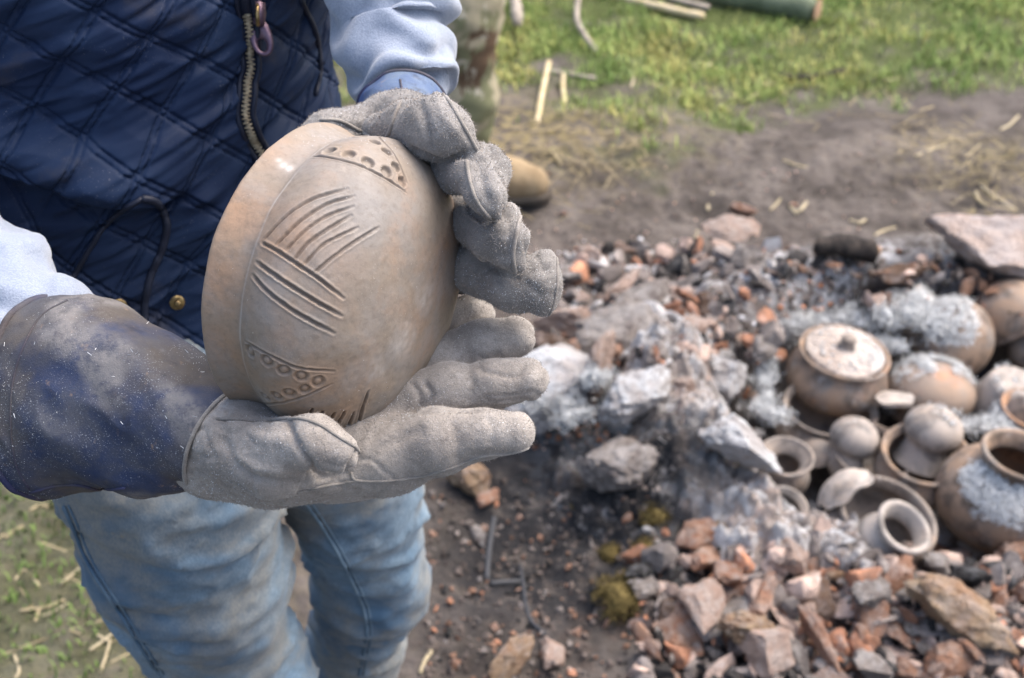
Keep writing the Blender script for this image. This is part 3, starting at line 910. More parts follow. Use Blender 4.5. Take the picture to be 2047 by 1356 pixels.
warm = splat([(470, 420, 70, .9), (430, 560, 70, .9), (440, 700, 60, .9), (470, 780, 45, .7), (545, 300, 60, .6), (600, 480, 70, .75), (665, 500, 55, .6), (890, 500, 45, 1.), (880, 560, 60, .8),
              (840, 640, 60, .55), (600, 780, 90, .7), (720, 760, 60, .5), (690, 820, 50, .6), (850, 690, 50, .7), (560, 640, 60, .3)])
grey = splat([(720, 400, 110, .85), (800, 430, 90, .8), (640, 600, 80, .5), (600, 330, 70, .6), (680, 280, 70, .6), (760, 620, 70, .45), (540, 590, 45, .5), (790, 700, 50, .6), (840, 340, 60, .5)])
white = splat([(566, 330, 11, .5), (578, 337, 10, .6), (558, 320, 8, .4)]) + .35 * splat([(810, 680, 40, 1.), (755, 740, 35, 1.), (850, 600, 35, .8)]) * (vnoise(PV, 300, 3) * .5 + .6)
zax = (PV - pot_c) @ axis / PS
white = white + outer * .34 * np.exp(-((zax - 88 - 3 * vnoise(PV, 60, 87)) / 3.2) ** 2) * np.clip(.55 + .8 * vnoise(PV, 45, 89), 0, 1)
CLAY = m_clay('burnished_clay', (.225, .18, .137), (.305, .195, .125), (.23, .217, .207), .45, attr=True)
pot_me = mesh_np('clay_pot', PV2 - pot_c, PF)
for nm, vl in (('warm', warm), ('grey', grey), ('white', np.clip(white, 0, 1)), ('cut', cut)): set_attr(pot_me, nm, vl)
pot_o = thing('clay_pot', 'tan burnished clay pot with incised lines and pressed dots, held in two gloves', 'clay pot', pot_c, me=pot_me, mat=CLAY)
sel = PF[(PF >= 40 * pth).all(1)]
part('ash_flecks', mesh_np('ash_flecks', fuzz(PV2, sel, 600, .0002, .0007, 18, .0001, flat=.9, clump=24)[0] - pot_c, np.arange(2400).reshape(-1, 4)), FLECK, pot_o, kind='stuff')
# ================================================================== GROUND
def bumpxy(x, y, cx, cy, rx, ry):
    return np.exp(-(((x - cx) / rx) ** 2 + ((y - cy) / ry) ** 2))

PITC = (.81, 2.03)
MPATH = np.array([G(1310, 730, .06), G(1370, 800, .07), G(1410, 890, .07), G(1455, 980, .06), G(1530, 1070, .04), G(1680, 1140, .02)])[:, :2]
MAMP = np.array([.4, .8, 1., .85, .6, .35])
def mound(x, y):
    d = np.full(x.shape, 9.); a = np.zeros(x.shape)
    for i in range(len(MPATH) - 1):
        p, q = MPATH[i], MPATH[i + 1]; v = q - p
        t_ = np.clip(((x - p[0]) * v[0] + (y - p[1]) * v[1]) / (v @ v), 0, 1)
        dd = np.hypot(x - p[0] - t_ * v[0], y - p[1] - t_ * v[1]); m = dd < d
        d = np.where(m, dd, d); a = np.where(m, MAMP[i] + t_ * (MAMP[i + 1] - MAMP[i]), a)
    return a * np.exp(-(d / .105) ** 2)
def height(x, y):
    x = np.asarray(x, float); y = np.asarray(y, float)
    P = np.stack([x, y, 0 * x], -1).reshape(-1, 3)
    h = (.028 * fbm(P, 1.3, 3, 201) + .010 * fbm(P, 7, 3, 203)).reshape(x.shape)
    e = np.sqrt(((x - PITC[0]) / .47) ** 2 + ((y - PITC[1]) / .42) ** 2)
    ang = np.arctan2(y - PITC[1], x - PITC[0])
    rim = (.085 - .05 * smooth01(.1, -.3, y - PITC[1])) * np.exp(-((e - 1.12) / .26) ** 2)
    h = h * (.4 + .6 * smooth01(.6, 1.3, e)) + rim - .115 * (1 - smooth01(.80, 1.04, e))
    h += .055 * bumpxy(x, y, .62, 3.02, .40, .17) + .03 * bumpxy(x, y, .25, 3.2, .22, .10) + .04 * bumpxy(x, y, 1.35, 3.0, .25, .14)
    h += .035 * bumpxy(x, y, .16, 2.10, .16, .14) - .035 * bumpxy(x, y, .06, 1.72, .18, .12)
    k = bumpxy(x, y, .35, 1.95, .30, .40) + bumpxy(x, y, .7, 1.55, .55, .16)
    h += (.022 * np.clip(k, 0, 1) * (fbm(P, 24, 2, 207)).reshape(x.shape))
    h += .058 * mound(x, y) + .03 * bumpxy(x, y, .20, 1.82, .12, .07)
    # churned soil
    h += (.008 * np.abs(fbm(P, 22, 3, 209)) + .005 * fbm(P, 40, 2, 211)).reshape(x.shape) * smooth01(0, .3, 3.4 - y)
    return h

def HG(px, py, lift=0.0):
    """ground point under a photo pixel"""
    p = G(px, py, 0.0)
    for _ in range(4):
        p = G(px, py, float(height(np.array([p[0]]), np.array([p[1]]))[0]) + lift)
    return p

xs = np.concatenate([-40 + 38.4 * np.linspace(0, 1, 30, endpoint=False) ** .6, np.linspace(-1.6, -.55, 80, endpoint=False), np.linspace(-.55, 1.75, 270, endpoint=False), np.linspace(1.75, 3, 40, endpoint=False), 3 + 37 * np.linspace(0, 1, 30) ** 1.8])
ys = np.concatenate([-30 + 30.6 * np.linspace(0, 1, 25, endpoint=False) ** .6, np.linspace(.6, 3.2, 300, endpoint=False), np.linspace(3.2, 6, 140, endpoint=False), 6 + 60 * np.linspace(0, 1, 30) ** 1.8])
GX, GY = np.meshgrid(xs, ys)
GZ = height(GX, GY)
gp = np.stack([GX.ravel(), GY.ravel(), 0 * GX.ravel()], -1)
n1 = fbm(gp, 2.2, 4, 221); n2 = fbm(gp, 9, 3, 223)
def grass_mask(x, y, n1, n2):
    top = smooth01(3.20, 3.62, y + .26 * n1 + .20 * n2 - .12 * np.clip(.45 - x, 0, .5))
    leftp = smooth01(-.34, -.75, x + .16 * n1 + .10 * n2) * (1 - smooth01(1.9, 2.3, y)) * .42
    return np.clip(top + leftp, 0, 1)
gm_ = grass_mask(gp[:, 0], gp[:, 1], n1, n2)
burn = np.clip(.55 * bumpxy(gp[:, 0], gp[:, 1], -.02, 1.55, .22, .16) + bumpxy(gp[:, 0], gp[:, 1], .10, 1.76, .24, .20) * 1.3 + .9 * bumpxy(gp[:, 0], gp[:, 1], .34, 1.72, .14, .09) + 1.1 * bumpxy(gp[:, 0], gp[:, 1], PITC[0], PITC[1], .36, .34) + .5 * n2 * bumpxy(gp[:, 0], gp[:, 1], .3, 1.9, .5, .4), 0, 1)
ashm = np.clip((bumpxy(gp[:, 0], gp[:, 1], .33, 2.02, .17, .20) * 1.25 + .8 * bumpxy(gp[:, 0], gp[:, 1], .47, 1.72, .15, .09) + .9 * bumpxy(gp[:, 0], gp[:, 1], .63, 2.42, .3, .09)) * (1 + 1.1 * n2), 0, 1)
org = np.clip(bumpxy(gp[:, 0], gp[:, 1], .65, 1.52, .5, .14) * .55 + bumpxy(gp[:, 0], gp[:, 1], .35, 2.45, .3, .15) * .4, 0, 1) * np.clip(.6 + n2, 0, 1)
straw_m = np.clip(bumpxy(gp[:, 0], gp[:, 1], .05, 3.15, .35, .22) * 1.1 + bumpxy(gp[:, 0], gp[:, 1], 1.15, 3.0, .22, .15) * .55 + bumpxy(gp[:, 0], gp[:, 1], -.6, 1.4, .4, .6) * .25, 0, 1)
gme = mesh_np('ground', np.stack([GX.ravel(), GY.ravel(), GZ.ravel()], -1), grid_f(len(xs), len(ys)))
for nm, vl in (('grass', gm_), ('burn', burn), ('ash', ashm), ('orange', org), ('straw', straw_m)): set_attr(gme, nm, vl)
t = NT('trampled_soil', .95, .15)
c = t.mix(t.ramp(t.noise(6, 5, .65), .35, .65), (.066, .057, .051), (.140, .122, .111))
c = t.mix(t.ramp(t.noise(38, 4, .7), .5, .72, 0, .7), c, (.06, .05, .045))
c = t.mix(t.ramp(t.noise(70, 4, .7), .60, .72, 0, .45), c, (.23, .20, .18))
c = t.mix(t.math('MULTIPLY', t.attr('straw'), t.ramp(t.noise(45, 3, .7), .42, .6)), c, (.23, .19, .10))
c = t.mix(t.math('MULTIPLY', t.attr('grass'), t.ramp(t.noise(14, 4, .7), .3, .5, .35, 1.)), c, (.072, .09, .03))
c = t.mix(t.math('MULTIPLY', t.attr('orange'), t.ramp(t.noise(55, 4, .7), .42, .62)), c, (.30, .15, .09))
c = t.mix(t.math('MULTIPLY', t.attr('burn'), t.ramp(t.noise(26, 4, .7), .25, .55)), c, (.020, .020, .022))
c = t.mix(t.math('MULTIPLY', t.attr('ash'), t.ramp(t.noise(34, 5, .75, .3), .40, .60)), c, (.52, .53, .55))
SOIL = t.done(c, t.bump(t.noise(55, 5, .75), .8, .012, t.bump(t.noise(260, 3, .7), .5, .004)))
setting('ground', gme, SOIL)

# crusted wall of ash and baked clay around the pots
mx = np.arange(-.02, .98, .0032); my = np.arange(1.45, 2.42, .0032)
MX, MY = np.meshgrid(mx, my); mp = np.stack([MX.ravel(), MY.ravel(), 0 * MX.ravel()], -1)
ms = mound(MX, MY).ravel() + .75 * bumpxy(MX, MY, .20, 1.82, .12, .07).ravel()
ms = ms + .22 * fbm(mp, 11, 3, 301) * smooth01(.02, .2, ms)
mk = smooth01(.16, .34, ms)
def cells(P, sc, seed):
    """broken, tilted plates: each cell of a jittered lattice keeps one height and slope, with cracks between"""
    Q = P[:, :2] * sc + .35 * np.stack([vnoise(P, sc * 1.7, seed), vnoise(P, sc * 1.7, seed + 1)], -1)
    I = np.floor(Q); best = np.full(len(Q), 9.); sec = np.full(len(Q), 9.); hgt = np.zeros(len(Q))
    for a in (-1, 0, 1):
        for b in (-1, 0, 1):
            C = I + np.array([a, b]); k = np.zeros(len(C), int)
            cc = (C + 4000).astype(np.int64)
            jx = _hash(cc[:, 0], cc[:, 1], k, seed + 5); jy = _hash(cc[:, 0], cc[:, 1], k, seed + 6); hz = _hash(cc[:, 0], cc[:, 1], k, seed + 7)
            sx_ = _hash(cc[:, 0], cc[:, 1], k, seed + 8) - .5; sy_ = _hash(cc[:, 0], cc[:, 1], k, seed + 9) - .5
            D = Q - C - np.stack([jx, jy], -1); d = np.hypot(D[:, 0], D[:, 1])
            m = d < best
            sec = np.where(m, best, np.minimum(sec, d)); hgt = np.where(m, hz + 1.3 * (sx_ * D[:, 0] + sy_ * D[:, 1]), hgt); best = np.where(m, d, best)
    return hgt, sec - best
c1, e1_ = cells(mp, 13, 303); c2, e2_ = cells(mp, 34, 305)
big = np.clip(c1, 0, 1.4) * smooth01(.0, .16, e1_); mid_ = c2 * smooth01(0, .2, e2_); fin = fbm(mp, 120, 3, 309)
MZ = height(MX, MY).ravel() - .05 * (1 - mk) + mk * (.005 + .017 * big + .012 * mid_ + .006 * fin)
mme = mesh_np('kiln_wall', np.stack([MX.ravel(), MY.ravel(), MZ], -1), grid_f(len(mx), len(my)))
set_attr(mme, 'char', np.clip(1.3 * bumpxy(mp[:, 0], mp[:, 1], .17, 1.80, .16, .11) + .35 * vnoise(mp, 14, 311), 0, 1))
set_attr(mme, 'pit', smooth01(.25, .0, big + .5 * mid_))
t = NT('crusted_ash_clay', .95, .1)
c = t.mix(t.ramp(t.noise(11, 5, .68, .5), .38, .60), (.36, .29, .255), (.24, .215, .20))
c = t.mix(t.ramp(t.noise(17, 5, .72, .6), .44, .60), c, (.50, .49, .49))
c = t.mix(t.ramp(t.noise(28, 5, .75, .4), .56, .68, 0, .9), c, (.60, .61, .62))
c = t.mix(t.ramp(t.noise(33, 4, .7), .63, .72, 0, .8), c, (.38, .20, .13))
c = t.mix(t.math('MULTIPLY', t.attr('char'), t.ramp(t.noise(24, 4, .7), .26, .50)), c, (.028, .028, .03))
c = t.mix(t.ramp(t.noise(75, 4, .75), .50, .70, 0, .5), c, (.17, .145, .13))
setting('kiln_wall', mme, t.done(c, t.bump(t.noise(90, 5, .75), .9, .008, t.bump(t.noise(380, 3, .7), .5, .003))))

# grass blades: beyond counting, one object
def blades(n, xr, yr, seed, lo, hi, keep):
    rg = np.random.default_rng(seed)
    x = rg.uniform(*xr, n); y = rg.uniform(*yr, n)
    q = np.stack([x, y, 0 * x], -1)
    m = grass_mask(x, y, fbm(q, 2.2, 4, 221), fbm(q, 9, 3, 223)) * np.clip(.75 + .9 * fbm(q, 6, 2, 241), .1, 1)
    ok = rg.random(n) < m * keep
    x, y = x[ok], y[ok]; n = len(x); z = height(x, y)
    p = np.stack([x, y, z], -1)
    a = rg.uniform(0, 2 * np.pi, n); L = rg.uniform(lo, hi, n); w = rg.uniform(.0012, .0028, n); b = rg.uniform(.25, 1.1, n)
    d = np.stack([np.cos(a), np.sin(a), 0 * a], -1); s = np.stack([-np.sin(a), np.cos(a), 0 * a], -1)
    up = np.array([0, 0, 1.])
    mid = p + up * (L * .6)[:, None] + d * (L * .25 * b)[:, None]; tip = p + up * (L * (1 - .35 * b))[:, None] + d * (L * .75 * b)[:, None]
    W_ = w[:, None]
    V = np.stack([p - s * W_, p + s * W_, mid + s * W_ * .8, mid - s * W_ * .8, tip + s * W_ * .1, tip - s * W_ * .1], 1).reshape(-1, 3)
    i = np.arange(n)[:, None] * 6
    F = np.concatenate([i + np.array([[0, 1, 2, 3]]), i + np.array([[3, 2, 4, 5]])]).astype(int)
    tone = np.clip(.5 + .55 * fbm(np.stack([x, y, 0 * x], -1), 4.5, 2, 243) + rg.normal(0, .22, n), 0, 1)
    return V, F, np.repeat(tone, 6)
B = [blades(150000, (-1.4, 2.6), (3.0, 5.4), 31, .012, .040, .66), blades(46000, (-1.5, -.25), (.9, 2.3), 32, .008, .024, .5)]
BV, BF = join_vf([(b[0], b[1]) for b in B])
bme = mesh_np('grass', BV, BF); set_attr(bme, 'tone', np.concatenate([.25 + .75 * B[0][2], .22 * B[1][2]]))
t = NT('grass_blade', .7, .3)
tn_ = t.attr('tone')
c = t.mix(t.ramp(tn_, .0, .25), (.055, .085, .025), (.145, .225, .055))
c = t.mix(t.ramp(tn_, .3, .6), c, (.28, .36, .105))
c = t.mix(t.ramp(tn_, .55, .95, 0, .9), c, (.40, .36, .12))
GRASS = t.done(c)
GRASS.node_tree.nodes['Principled BSDF'].inputs['Subsurface Weight'].default_value = 0
setting('grass', bme, GRASS, 'stuff')

# ================================================================== BROKEN CLAY, CHARCOAL, ASH
bm = bmesh.new(); bmesh.ops.create_icosphere(bm, subdivisions=3, radius=1)
ICO_V = np.array([v.co[:] for v in bm.verts]); ICO_F = np.array([[v.index for v in f.verts] for f in bm.faces]); bm.free()
bm = bmesh.new(); bmesh.ops.create_icosphere(bm, subdivisions=5, radius=1)
ICO5_V = np.array([v.co[:] for v in bm.verts]); ICO5_F = np.array([[v.index for v in f.verts] for f in bm.faces]); bm.free()
def rock_v(seed, asp, cuts=12, rough=.17, hi=False):
    rg = np.random.default_rng(seed)
    V = (ICO5_V if hi else ICO_V).copy()
    V = V * (1 + .18 * vnoise(V, 1.3, seed))[:, None]
    for _ in range(cuts):
        n = rg.normal(size=3); n /= np.linalg.norm(n)
        o = rg.uniform(.42, .80)
        d = V @ n - o
        V = np.where(d[:, None] > 0, V - n * d[:, None] * .96, V)
    V = V * (1 + rough * fbm(V, 3.4, 3, seed + 7))[:, None]
    if hi: V = V * (1 + .075 * fbm(V, 9, 3, seed + 9))[:, None]
    V = V / np.abs(V).max(0)
    return V * np.asarray(asp)
ASPECTS = [(1, .8, .7), (1, .85, .32), (1, .45, .38), (1, .7, .5), (1, .55, .22), (1, .9, .6)]
ROCKS = []
for i in range(30):
    me = mesh_np('clay_fragment', rock_v(300 + i, ASPECTS[i % 6]), ICO_F, smooth=False); me.materials.append(None); ROCKS.append(me)
def m_frag(name, a, b, dark, dust=.3, black=.3, specks=(.5, .5, .52)):
    t = NT(name, .92, .15)
    geo = t.N.new('ShaderNodeNewGeometry')
    sx = t.N.new('ShaderNodeSeparateXYZ'); t.L.new(geo.outputs['Normal'], sx.inputs[0])
    t.co = t.N.new('ShaderNodeTexCoord').outputs['Object']
    ad = t.N.new('ShaderNodeVectorMath'); ad.operation = 'ADD'; t.L.new(t.co, ad.inputs[0])
    cx = t.N.new('ShaderNodeCombineXYZ')
    r_ = t.math('MULTIPLY', t.rnd(), 37.)
    for k in range(3): t.L.new(r_, cx.inputs[k])
    t.L.new(cx.outputs[0], ad.inputs[1]); t.co = ad.outputs[0]
    c = t.mix(t.ramp(t.noise(1.4, 4, .65), .36, .64), a, b)
    c = t.mix(t.ramp(t.rnd(), 0., 1., 0, .45), c, tuple(x * .6 for x in a))
    c = t.mix(t.ramp(t.noise(1.0, 4, .7), .56, .70, 0, black * 2), c, dark)
    up = t.ramp(sx.outputs[2], .1, .8)
    c = t.mix(t.math('MULTIPLY', up, t.ramp(t.noise(2.2, 4, .7), .40, .62, 0, dust)), c, specks)
    return t.done(c, t.bump(t.noise(5, 5, .75), .7, .12))
M_OR = m_frag('fired_clay_orange', (.38, .195, .125), (.46, .28, .195), (.05, .04, .038), .6, .22, (.44, .38, .345))
M_PK = m_frag('fired_clay_pink', (.50, .37, .31), (.42, .29, .23), (.09, .075, .07), .6, .25, (.50, .45, .42))
M_GY = m_frag('smoked_clay_grey', (.22, .19, .175), (.31, .27, .245), (.045, .042, .042), .6, .35, (.46, .44, .43))
M_BK = m_frag('charcoal_black', (.028, .027, .028), (.05, .048, .047), (.015, .015, .015), .35, .3, (.3, .3, .31))
M_AS = m_frag('ash_coated_clay', (.42, .38, .36), (.55, .53, .53), (.14, .12, .115), .9, .25, (.62, .64, .66))
M_BR = m_frag('baked_clay_brown', (.16, .10, .07), (.22, .15, .11), (.03, .027, .025), .2, .35)
M_SL = m_frag('pale_pink_slab', (.47, .375, .325), (.36, .28, .24), (.14, .10, .09), .35, .2)
M_TN = m_frag('dry_clay_tan', (.40, .29, .19), (.34, .21, .13), (.10, .08, .07), .3, .2)
MATS = {'orange': M_OR, 'pink': M_PK, 'grey': M_GY, 'black': M_BK, 'ash': M_AS, 'brown': M_BR}
KLABEL = {'orange': 'orange clay', 'pink': 'pink clay', 'grey': 'grey clay', 'black': 'black charcoal', 'ash': 'ashy clay', 'brown': 'brown clay'}
SHAPE = ['lump', 'plate', 'sliver', 'wedge', 'flake', 'nugget']
MARKS = [('pink block by fingertips', 1125, 655), ('black edged grey slab', 1280, 632), ('broad grey block', 1235, 690), ('huge ash topped block', 1105, 850),
         ('crack in the burnt soil', 1160, 960), ('flared mouth jar', 1566, 910), ('pot with the lid', 1673, 752), ('wide mouthed bowl', 1757, 1050), ('biggest round jar', 1990, 992), ('big cracked tan lump', 1905, 1265),
         ('rough orange lump', 2022, 1150), ('torn tan orange lump', 1490, 1300), ('bright orange slab', 1635, 1310), ('grey wedge', 1745, 1220), ('curled clay leaf', 1440, 1095), ('largest moss clump', 1240, 1200),
         ('highest moss clump', 1310, 1040), ('standing tan slab', 1015, 1335), ('flat black twig', 1015, 1165), ('standing black twig', 980, 1095), ('bent denim knee', 860, 1160), ('curved black wire', 1060, 1240),
         ('charred branch', 1745, 503), ('large pale pink slab', 1985, 508), ('orange pink plate', 1452, 468), ('brown split slab', 1800, 570), ('thin pale sliver', 1700, 1180), ('pink and white ridge', 1470, 940), ('ash white ridge', 1450, 800), ('tan boot', 1060, 380)]
FRAGS = []
def frag(px, py, size_px, col, where, gname, lift=0.0):
    p = HG(px, py)
    d = (p - CAMP) @ FV
    s = size_px * d / FPX * .5
    k = random.randrange(len(ROCKS)); me = ROCKS[k]
    nm = 'charcoal' if col == 'black' else 'clay_fragment'
    sz = 'small ' if size_px < 30 else ('big ' if size_px > 72 else '')
    mk = min(MARKS, key=lambda m: math.hypot(m[1] - px, m[2] - py))
    dx, dy = px - mk[1], py - mk[2]
    rel = ('right of' if dx > 0 else 'left of') if abs(dx) > abs(dy) else ('before' if dy > 0 else 'behind')
    rel += ' the '
    o = thing(nm, sz + KLABEL[col] + ' ' + SHAPE[k % 6] + ' ' + rel + mk[0], 'charcoal' if col == 'black' else 'clay fragment', p + np.array([0, 0, s * (.25 + lift)]),
              (random.uniform(-.7, .7), random.uniform(-.7, .7), random.uniform(0, 6.28)), 'broken pieces ' + gname, me)
    o.scale = (s, s, s)
    o.material_slots[0].link = 'OBJECT'; o.material_slots[0].material = MATS[col]
    FRAGS.append((o, px))
def tell_apart(L):
    """pieces whose description still agrees are told apart by their order"""
    by = {}
    for o, px in L: by.setdefault(o['label'], []).append((px, o))
    NUM = {2: 'two', 3: 'three', 4: 'four', 5: 'five', 6: 'six', 7: 'seven', 8: 'eight', 9: 'nine'}
    ORD = ['leftmost', 'second from left', 'third from left', 'fourth from left', 'fifth from left', 'sixth from left', 'seventh from left', 'eighth from left']
    for lb, q in by.items():
        if len(q) < 2: continue
        q.sort(key=lambda t_: t_[0]); n = len(q)
        for i, (_, o) in enumerate(q):
            o['label'] = lb + ', ' + ('rightmost' if i == n - 1 else ORD[min(i, 7)]) + ' of ' + NUM.get(n, 'several')
            if len(o['label'].split()) > 16: o['label'] = o['label'].replace('small ', '').replace('big ', '', 1)
ZONES = [
    ((1290, 1090, 2060, 1370), 112, (40, 150), dict(orange=.33, pink=.28, grey=.25, black=.10, brown=.04), 'in the rubble in front of the kiln pots', 'in front of the kiln pots'),
    ((850, 1010, 1310, 1360), 34, (12, 36), dict(orange=.62, grey=.2, black=.13, pink=.05), 'scattered on the scorched soil by the jeans', 'on the scorched soil'),
    ((1120, 500, 1580, 720), 66, (28, 78), dict(grey=.33, pink=.27, black=.16, orange=.14, brown=.10), 'in the heap behind the gloved fingertips', 'in the heap behind the gloves'),
    ((1560, 530, 1860, 640), 30, (18, 48), dict(brown=.4, black=.25, orange=.25, grey=.1), 'behind the pot with the lid', 'behind the lidded pot'),
    ((1230, 690, 1520, 1110), 40, (24, 72), dict(ash=.55, pink=.28, grey=.17), 'on the ashy wall left of the pots', 'on the ashy kiln wall'),
    ((1080, 340, 1720, 470), 12, (10, 26), dict(orange=.5, pink=.3, brown=.2), 'lying alone on the bare soil', 'on the bare soil'),
]
for (x0, y0, x1, y1), n, (s0, s1), cw, where, gname in ZONES:
    ks = list(cw); ws = list(cw.values())
    pts = []
    for _ in range(n):
        best = None
        for _try in range(12):                      # spread the pieces evenly
            c_ = (random.uniform(x0, x1), random.uniform(y0, y1))
            if 1530 < c_[0] and 600 < c_[1] < 1110 - (c_[0] - 1530) * .0: continue
            dm = min([math.hypot(c_[0] - q[0], c_[1] - q[1]) for q in pts] or [1e9])
            if best is None or dm > best[0]: best = (dm, c_)
        if best is None: continue
        pts.append(best[1])
    for c_ in pts:
        frag(c_[0], c_[1], s0 + (s1 - s0) * random.random() ** 2.2, random.choices(ks, ws)[0], where, gname, random.uniform(-.2, .5))
tell_apart(FRAGS)

# the bed of broken clay below the single pieces: too many to pick apart
bm = bmesh.new(); bmesh.ops.create_icosphere(bm, subdivisions=2, radius=1)
IB_V = np.array([v.co[:] for v in bm.verts]); IB_F = np.array([[v.index for v in f.verts] for f in bm.faces]); bm.free()
def bed_rock(sd_, asp):
    rg = np.random.default_rng(sd_); V = IB_V * (1 + .25 * vnoise(IB_V, 1.4, sd_))[:, None]
    for _ in range(10):
        n = rg.normal(size=3); n /= np.linalg.norm(n); d = V @ n - rg.uniform(.4, .75)
        V = np.where(d[:, None] > 0, V - n * d[:, None], V)
    V = V * (1 + .12 * fbm(V, 3, 2, sd_))[:, None]
    return V / np.abs(V).max(0) * np.array(asp)
BEDR = [bed_rock(900 + k, ASPECTS[k % 6]) for k in range(18)]
def bed(spec, seed):
    rg = np.random.default_rng(seed); Vs, Cs, n_ = [], [], 0
    for (x0, y0, x1, y1), n, (s0, s1), cols in spec:
        for _ in range(n):
            px, py = rg.uniform(x0, x1), rg.uniform(y0, y1)
            if px > 1545 and 620 < py < 1090: continue
            p = HG(px, py); d = (p - CAMP) @ FV; s_ = (s0 + (s1 - s0) * rg.random() ** 1.5) * d / FPX * .5
            q = np.linalg.qr(rg.normal(size=(3, 3)))[0]
            Vs.append((BEDR[rg.integers(18)] * s_) @ q + p + np.array([0, 0, s_ * .4])); Cs.append(np.repeat(np.array(cols[rg.integers(len(cols))])[None] * rg.uniform(.65, 1.2), len(IB_V), 0)); n_ += 1
    return np.vstack(Vs), (np.arange(n_)[:, None, None] * len(IB_V) + IB_F[None]).reshape(-1, 3), np.vstack(Cs)
O_, P_, Gy, K_, A_, S_ = (.40, .20, .125), (.46, .345, .29), (.23, .20, .185), (.035, .034, .034), (.52, .51, .51), (.12, .10, .09)
BV_, BF_, BC_ = bed([((1280, 1090, 2500, 1375), 760, (30, 92), [O_, P_, Gy, P_, Gy, K_]), ((1110, 505, 1590, 730), 340, (22, 74), [Gy, P_, Gy, K_, O_, A_]), ((1560, 520, 2500, 640), 220, (18, 66), [S_, K_, (.26, .15, .10), Gy, P_]),
                     ((1230, 690, 1540, 1110), 90, (14, 44), [A_, P_, Gy, O_]), ((860, 960, 1300, 1360), 70, (8, 26), [O_, S_, Gy, K_])], 41)
bme_ = mesh_np('broken_clay_bed', BV_, BF_, smooth=False); set_col(bme_, 'col', BC_)
t = NT('bed_clay', .95, .1); cc = t.attr('col', 'Color')
c = t.mix(t.ramp(t.noise(45, 4, .7), .42, .68, 0, .6), cc, (.07, .06, .055)); c = t.mix(t.ramp(t.noise(30, 4, .7), .56, .72, 0, .7), c, (.46, .42, .39))
setting('broken_clay_bed', bme_, t.done(c, t.bump(t.noise(160, 4, .75), .8, .004)), 'stuff')

# crumbs too small to pick apart
def crumbs(spec, seed):
    rg = np.random.default_rng(seed); Vs, Cs = [], []
    base = np.array([[1, 0, 0], [-1, 0, 0], [0, 1, 0], [0, -1, 0], [0, 0, 1], [0, 0, -1.]])
    for (x0, y0, x1, y1), n, (s0, s1), cols in spec:
        px = rg.uniform(x0, x1, n); py = rg.uniform(y0, y1, n)
        r = FV[None] + ((px - PW / 2) / FPX)[:, None] * RV + ((PH / 2 - py) / FPX)[:, None] * UV_
        p = CAMP + r * (-CAM_H / r[:, 2])[:, None]
        for _ in range(3):
            h = height(p[:, 0], p[:, 1]); p = CAMP + r * ((h - CAM_H) / r[:, 2])[:, None]
        keep = ~((px > 1560) & (py > 640) & (py < 1090)); p = p[keep]; n = len(p)
        s = (s0 + (s1 - s0) * rg.random(n) ** 2) / 2
        b = base[None] * s[:, None, None] * rg.uniform(.5, 1.2, (n, 6, 1))
        q = np.linalg.qr(rg.normal(size=(n, 3, 3)))[0]
        b = np.einsum('nij,nkj->nki', q, b) + p[:, None] + np.array([0, 0, .3]) * s[:, None, None]
        ci = rg.integers(0, len(cols), n)
        c = np.array(cols)[ci] * rg.uniform(.6, 1.25, (n, 1))
        Vs.append(b.reshape(-1, 3)); Cs.append(np.repeat(c, 6, 0))
    V = np.vstack(Vs); n = len(V) // 6
    f = np.array([[0, 2, 4], [2, 1, 4], [1, 3, 4], [3, 0, 4], [2, 0, 5], [1, 2, 5], [3, 1, 5], [0, 3, 5]])
    return V, (np.arange(n)[:, None, None] * 6 + f[None]).reshape(-1, 3), np.vstack(Cs)
O_, P_, Gy, K_, A_, S_ = (.38, .18, .105), (.42, .30, .24), (.2, .175, .16), (.03, .03, .03), (.55, .55, .56), (.11, .09, .08)
KV, KF, KC = crumbs([((1280, 1080, 2060, 1370), 700, (.004, .018), [O_, P_, Gy, K_, Gy, S_]), ((840, 960, 1320, 1370), 900, (.004, .018), [(.22, .13, .09), S_, S_, S_, K_, Gy, S_]),
                     ((1110, 480, 1600, 740), 700, (.004, .016), [P_, P_, Gy, K_, Gy, A_]), ((1560, 500, 2060, 650), 800, (.004, .018), [O_, K_, S_, Gy]),
                     ((1060, 280, 2060, 500), 700, (.003, .010), [S_, S_, S_, P_]),
                     ((1020, 640, 1240, 900), 500, (.004, .018), [P_, Gy, O_])], 71)
kme = mesh_np('rubble_crumbs', KV, KF, smooth=False); set_col(kme, 'col', KC)
t = NT('crumb_clay', .95, .1); CRUMB = t.done(t.attr('col', 'Color'))
setting('rubble_crumbs', kme, CRUMB, 'stuff')

# larger pieces one can point at
def slab(name, label, cat, px, py, size, yaw, col, lift=0., tilt=(0, 0), seed=0, cuts=9, rough=.10):
    """size: half lengths in metres along, across, thick; yaw turns the long side on the ground"""
    p = HG(px, py); p = p + np.array([0, 0, size[2] * .6 + lift])
    me = mesh_np(name, rock_v(800 + seed, np.array(size) / max(size), cuts, rough, True), ICO5_F); me.materials.append(None)
    o = thing(name, label, cat, p, None, None, me)
    o.rotation_mode = 'XYZ'
    o.rotation_euler = (R(tilt[0]), R(tilt[1]), R(yaw))
    s = max(size); o.scale = (s, s, s)
    o.material_slots[0].link = 'OBJECT'; o.material_slots[0].material = col
    return o
slab('clay_slab', 'large pale pink baked clay slab lying behind the pots', 'clay slab', 1990, 535, (.165, .11, .045), -4, M_SL, .03, (10, 2), 1, 14, .09)
slab('clay_slab', 'brown split clay slab under the pale pink slab', 'clay slab', 1800, 570, (.068, .026, .016), 8, M_BR, .02, (10, 0), 2)
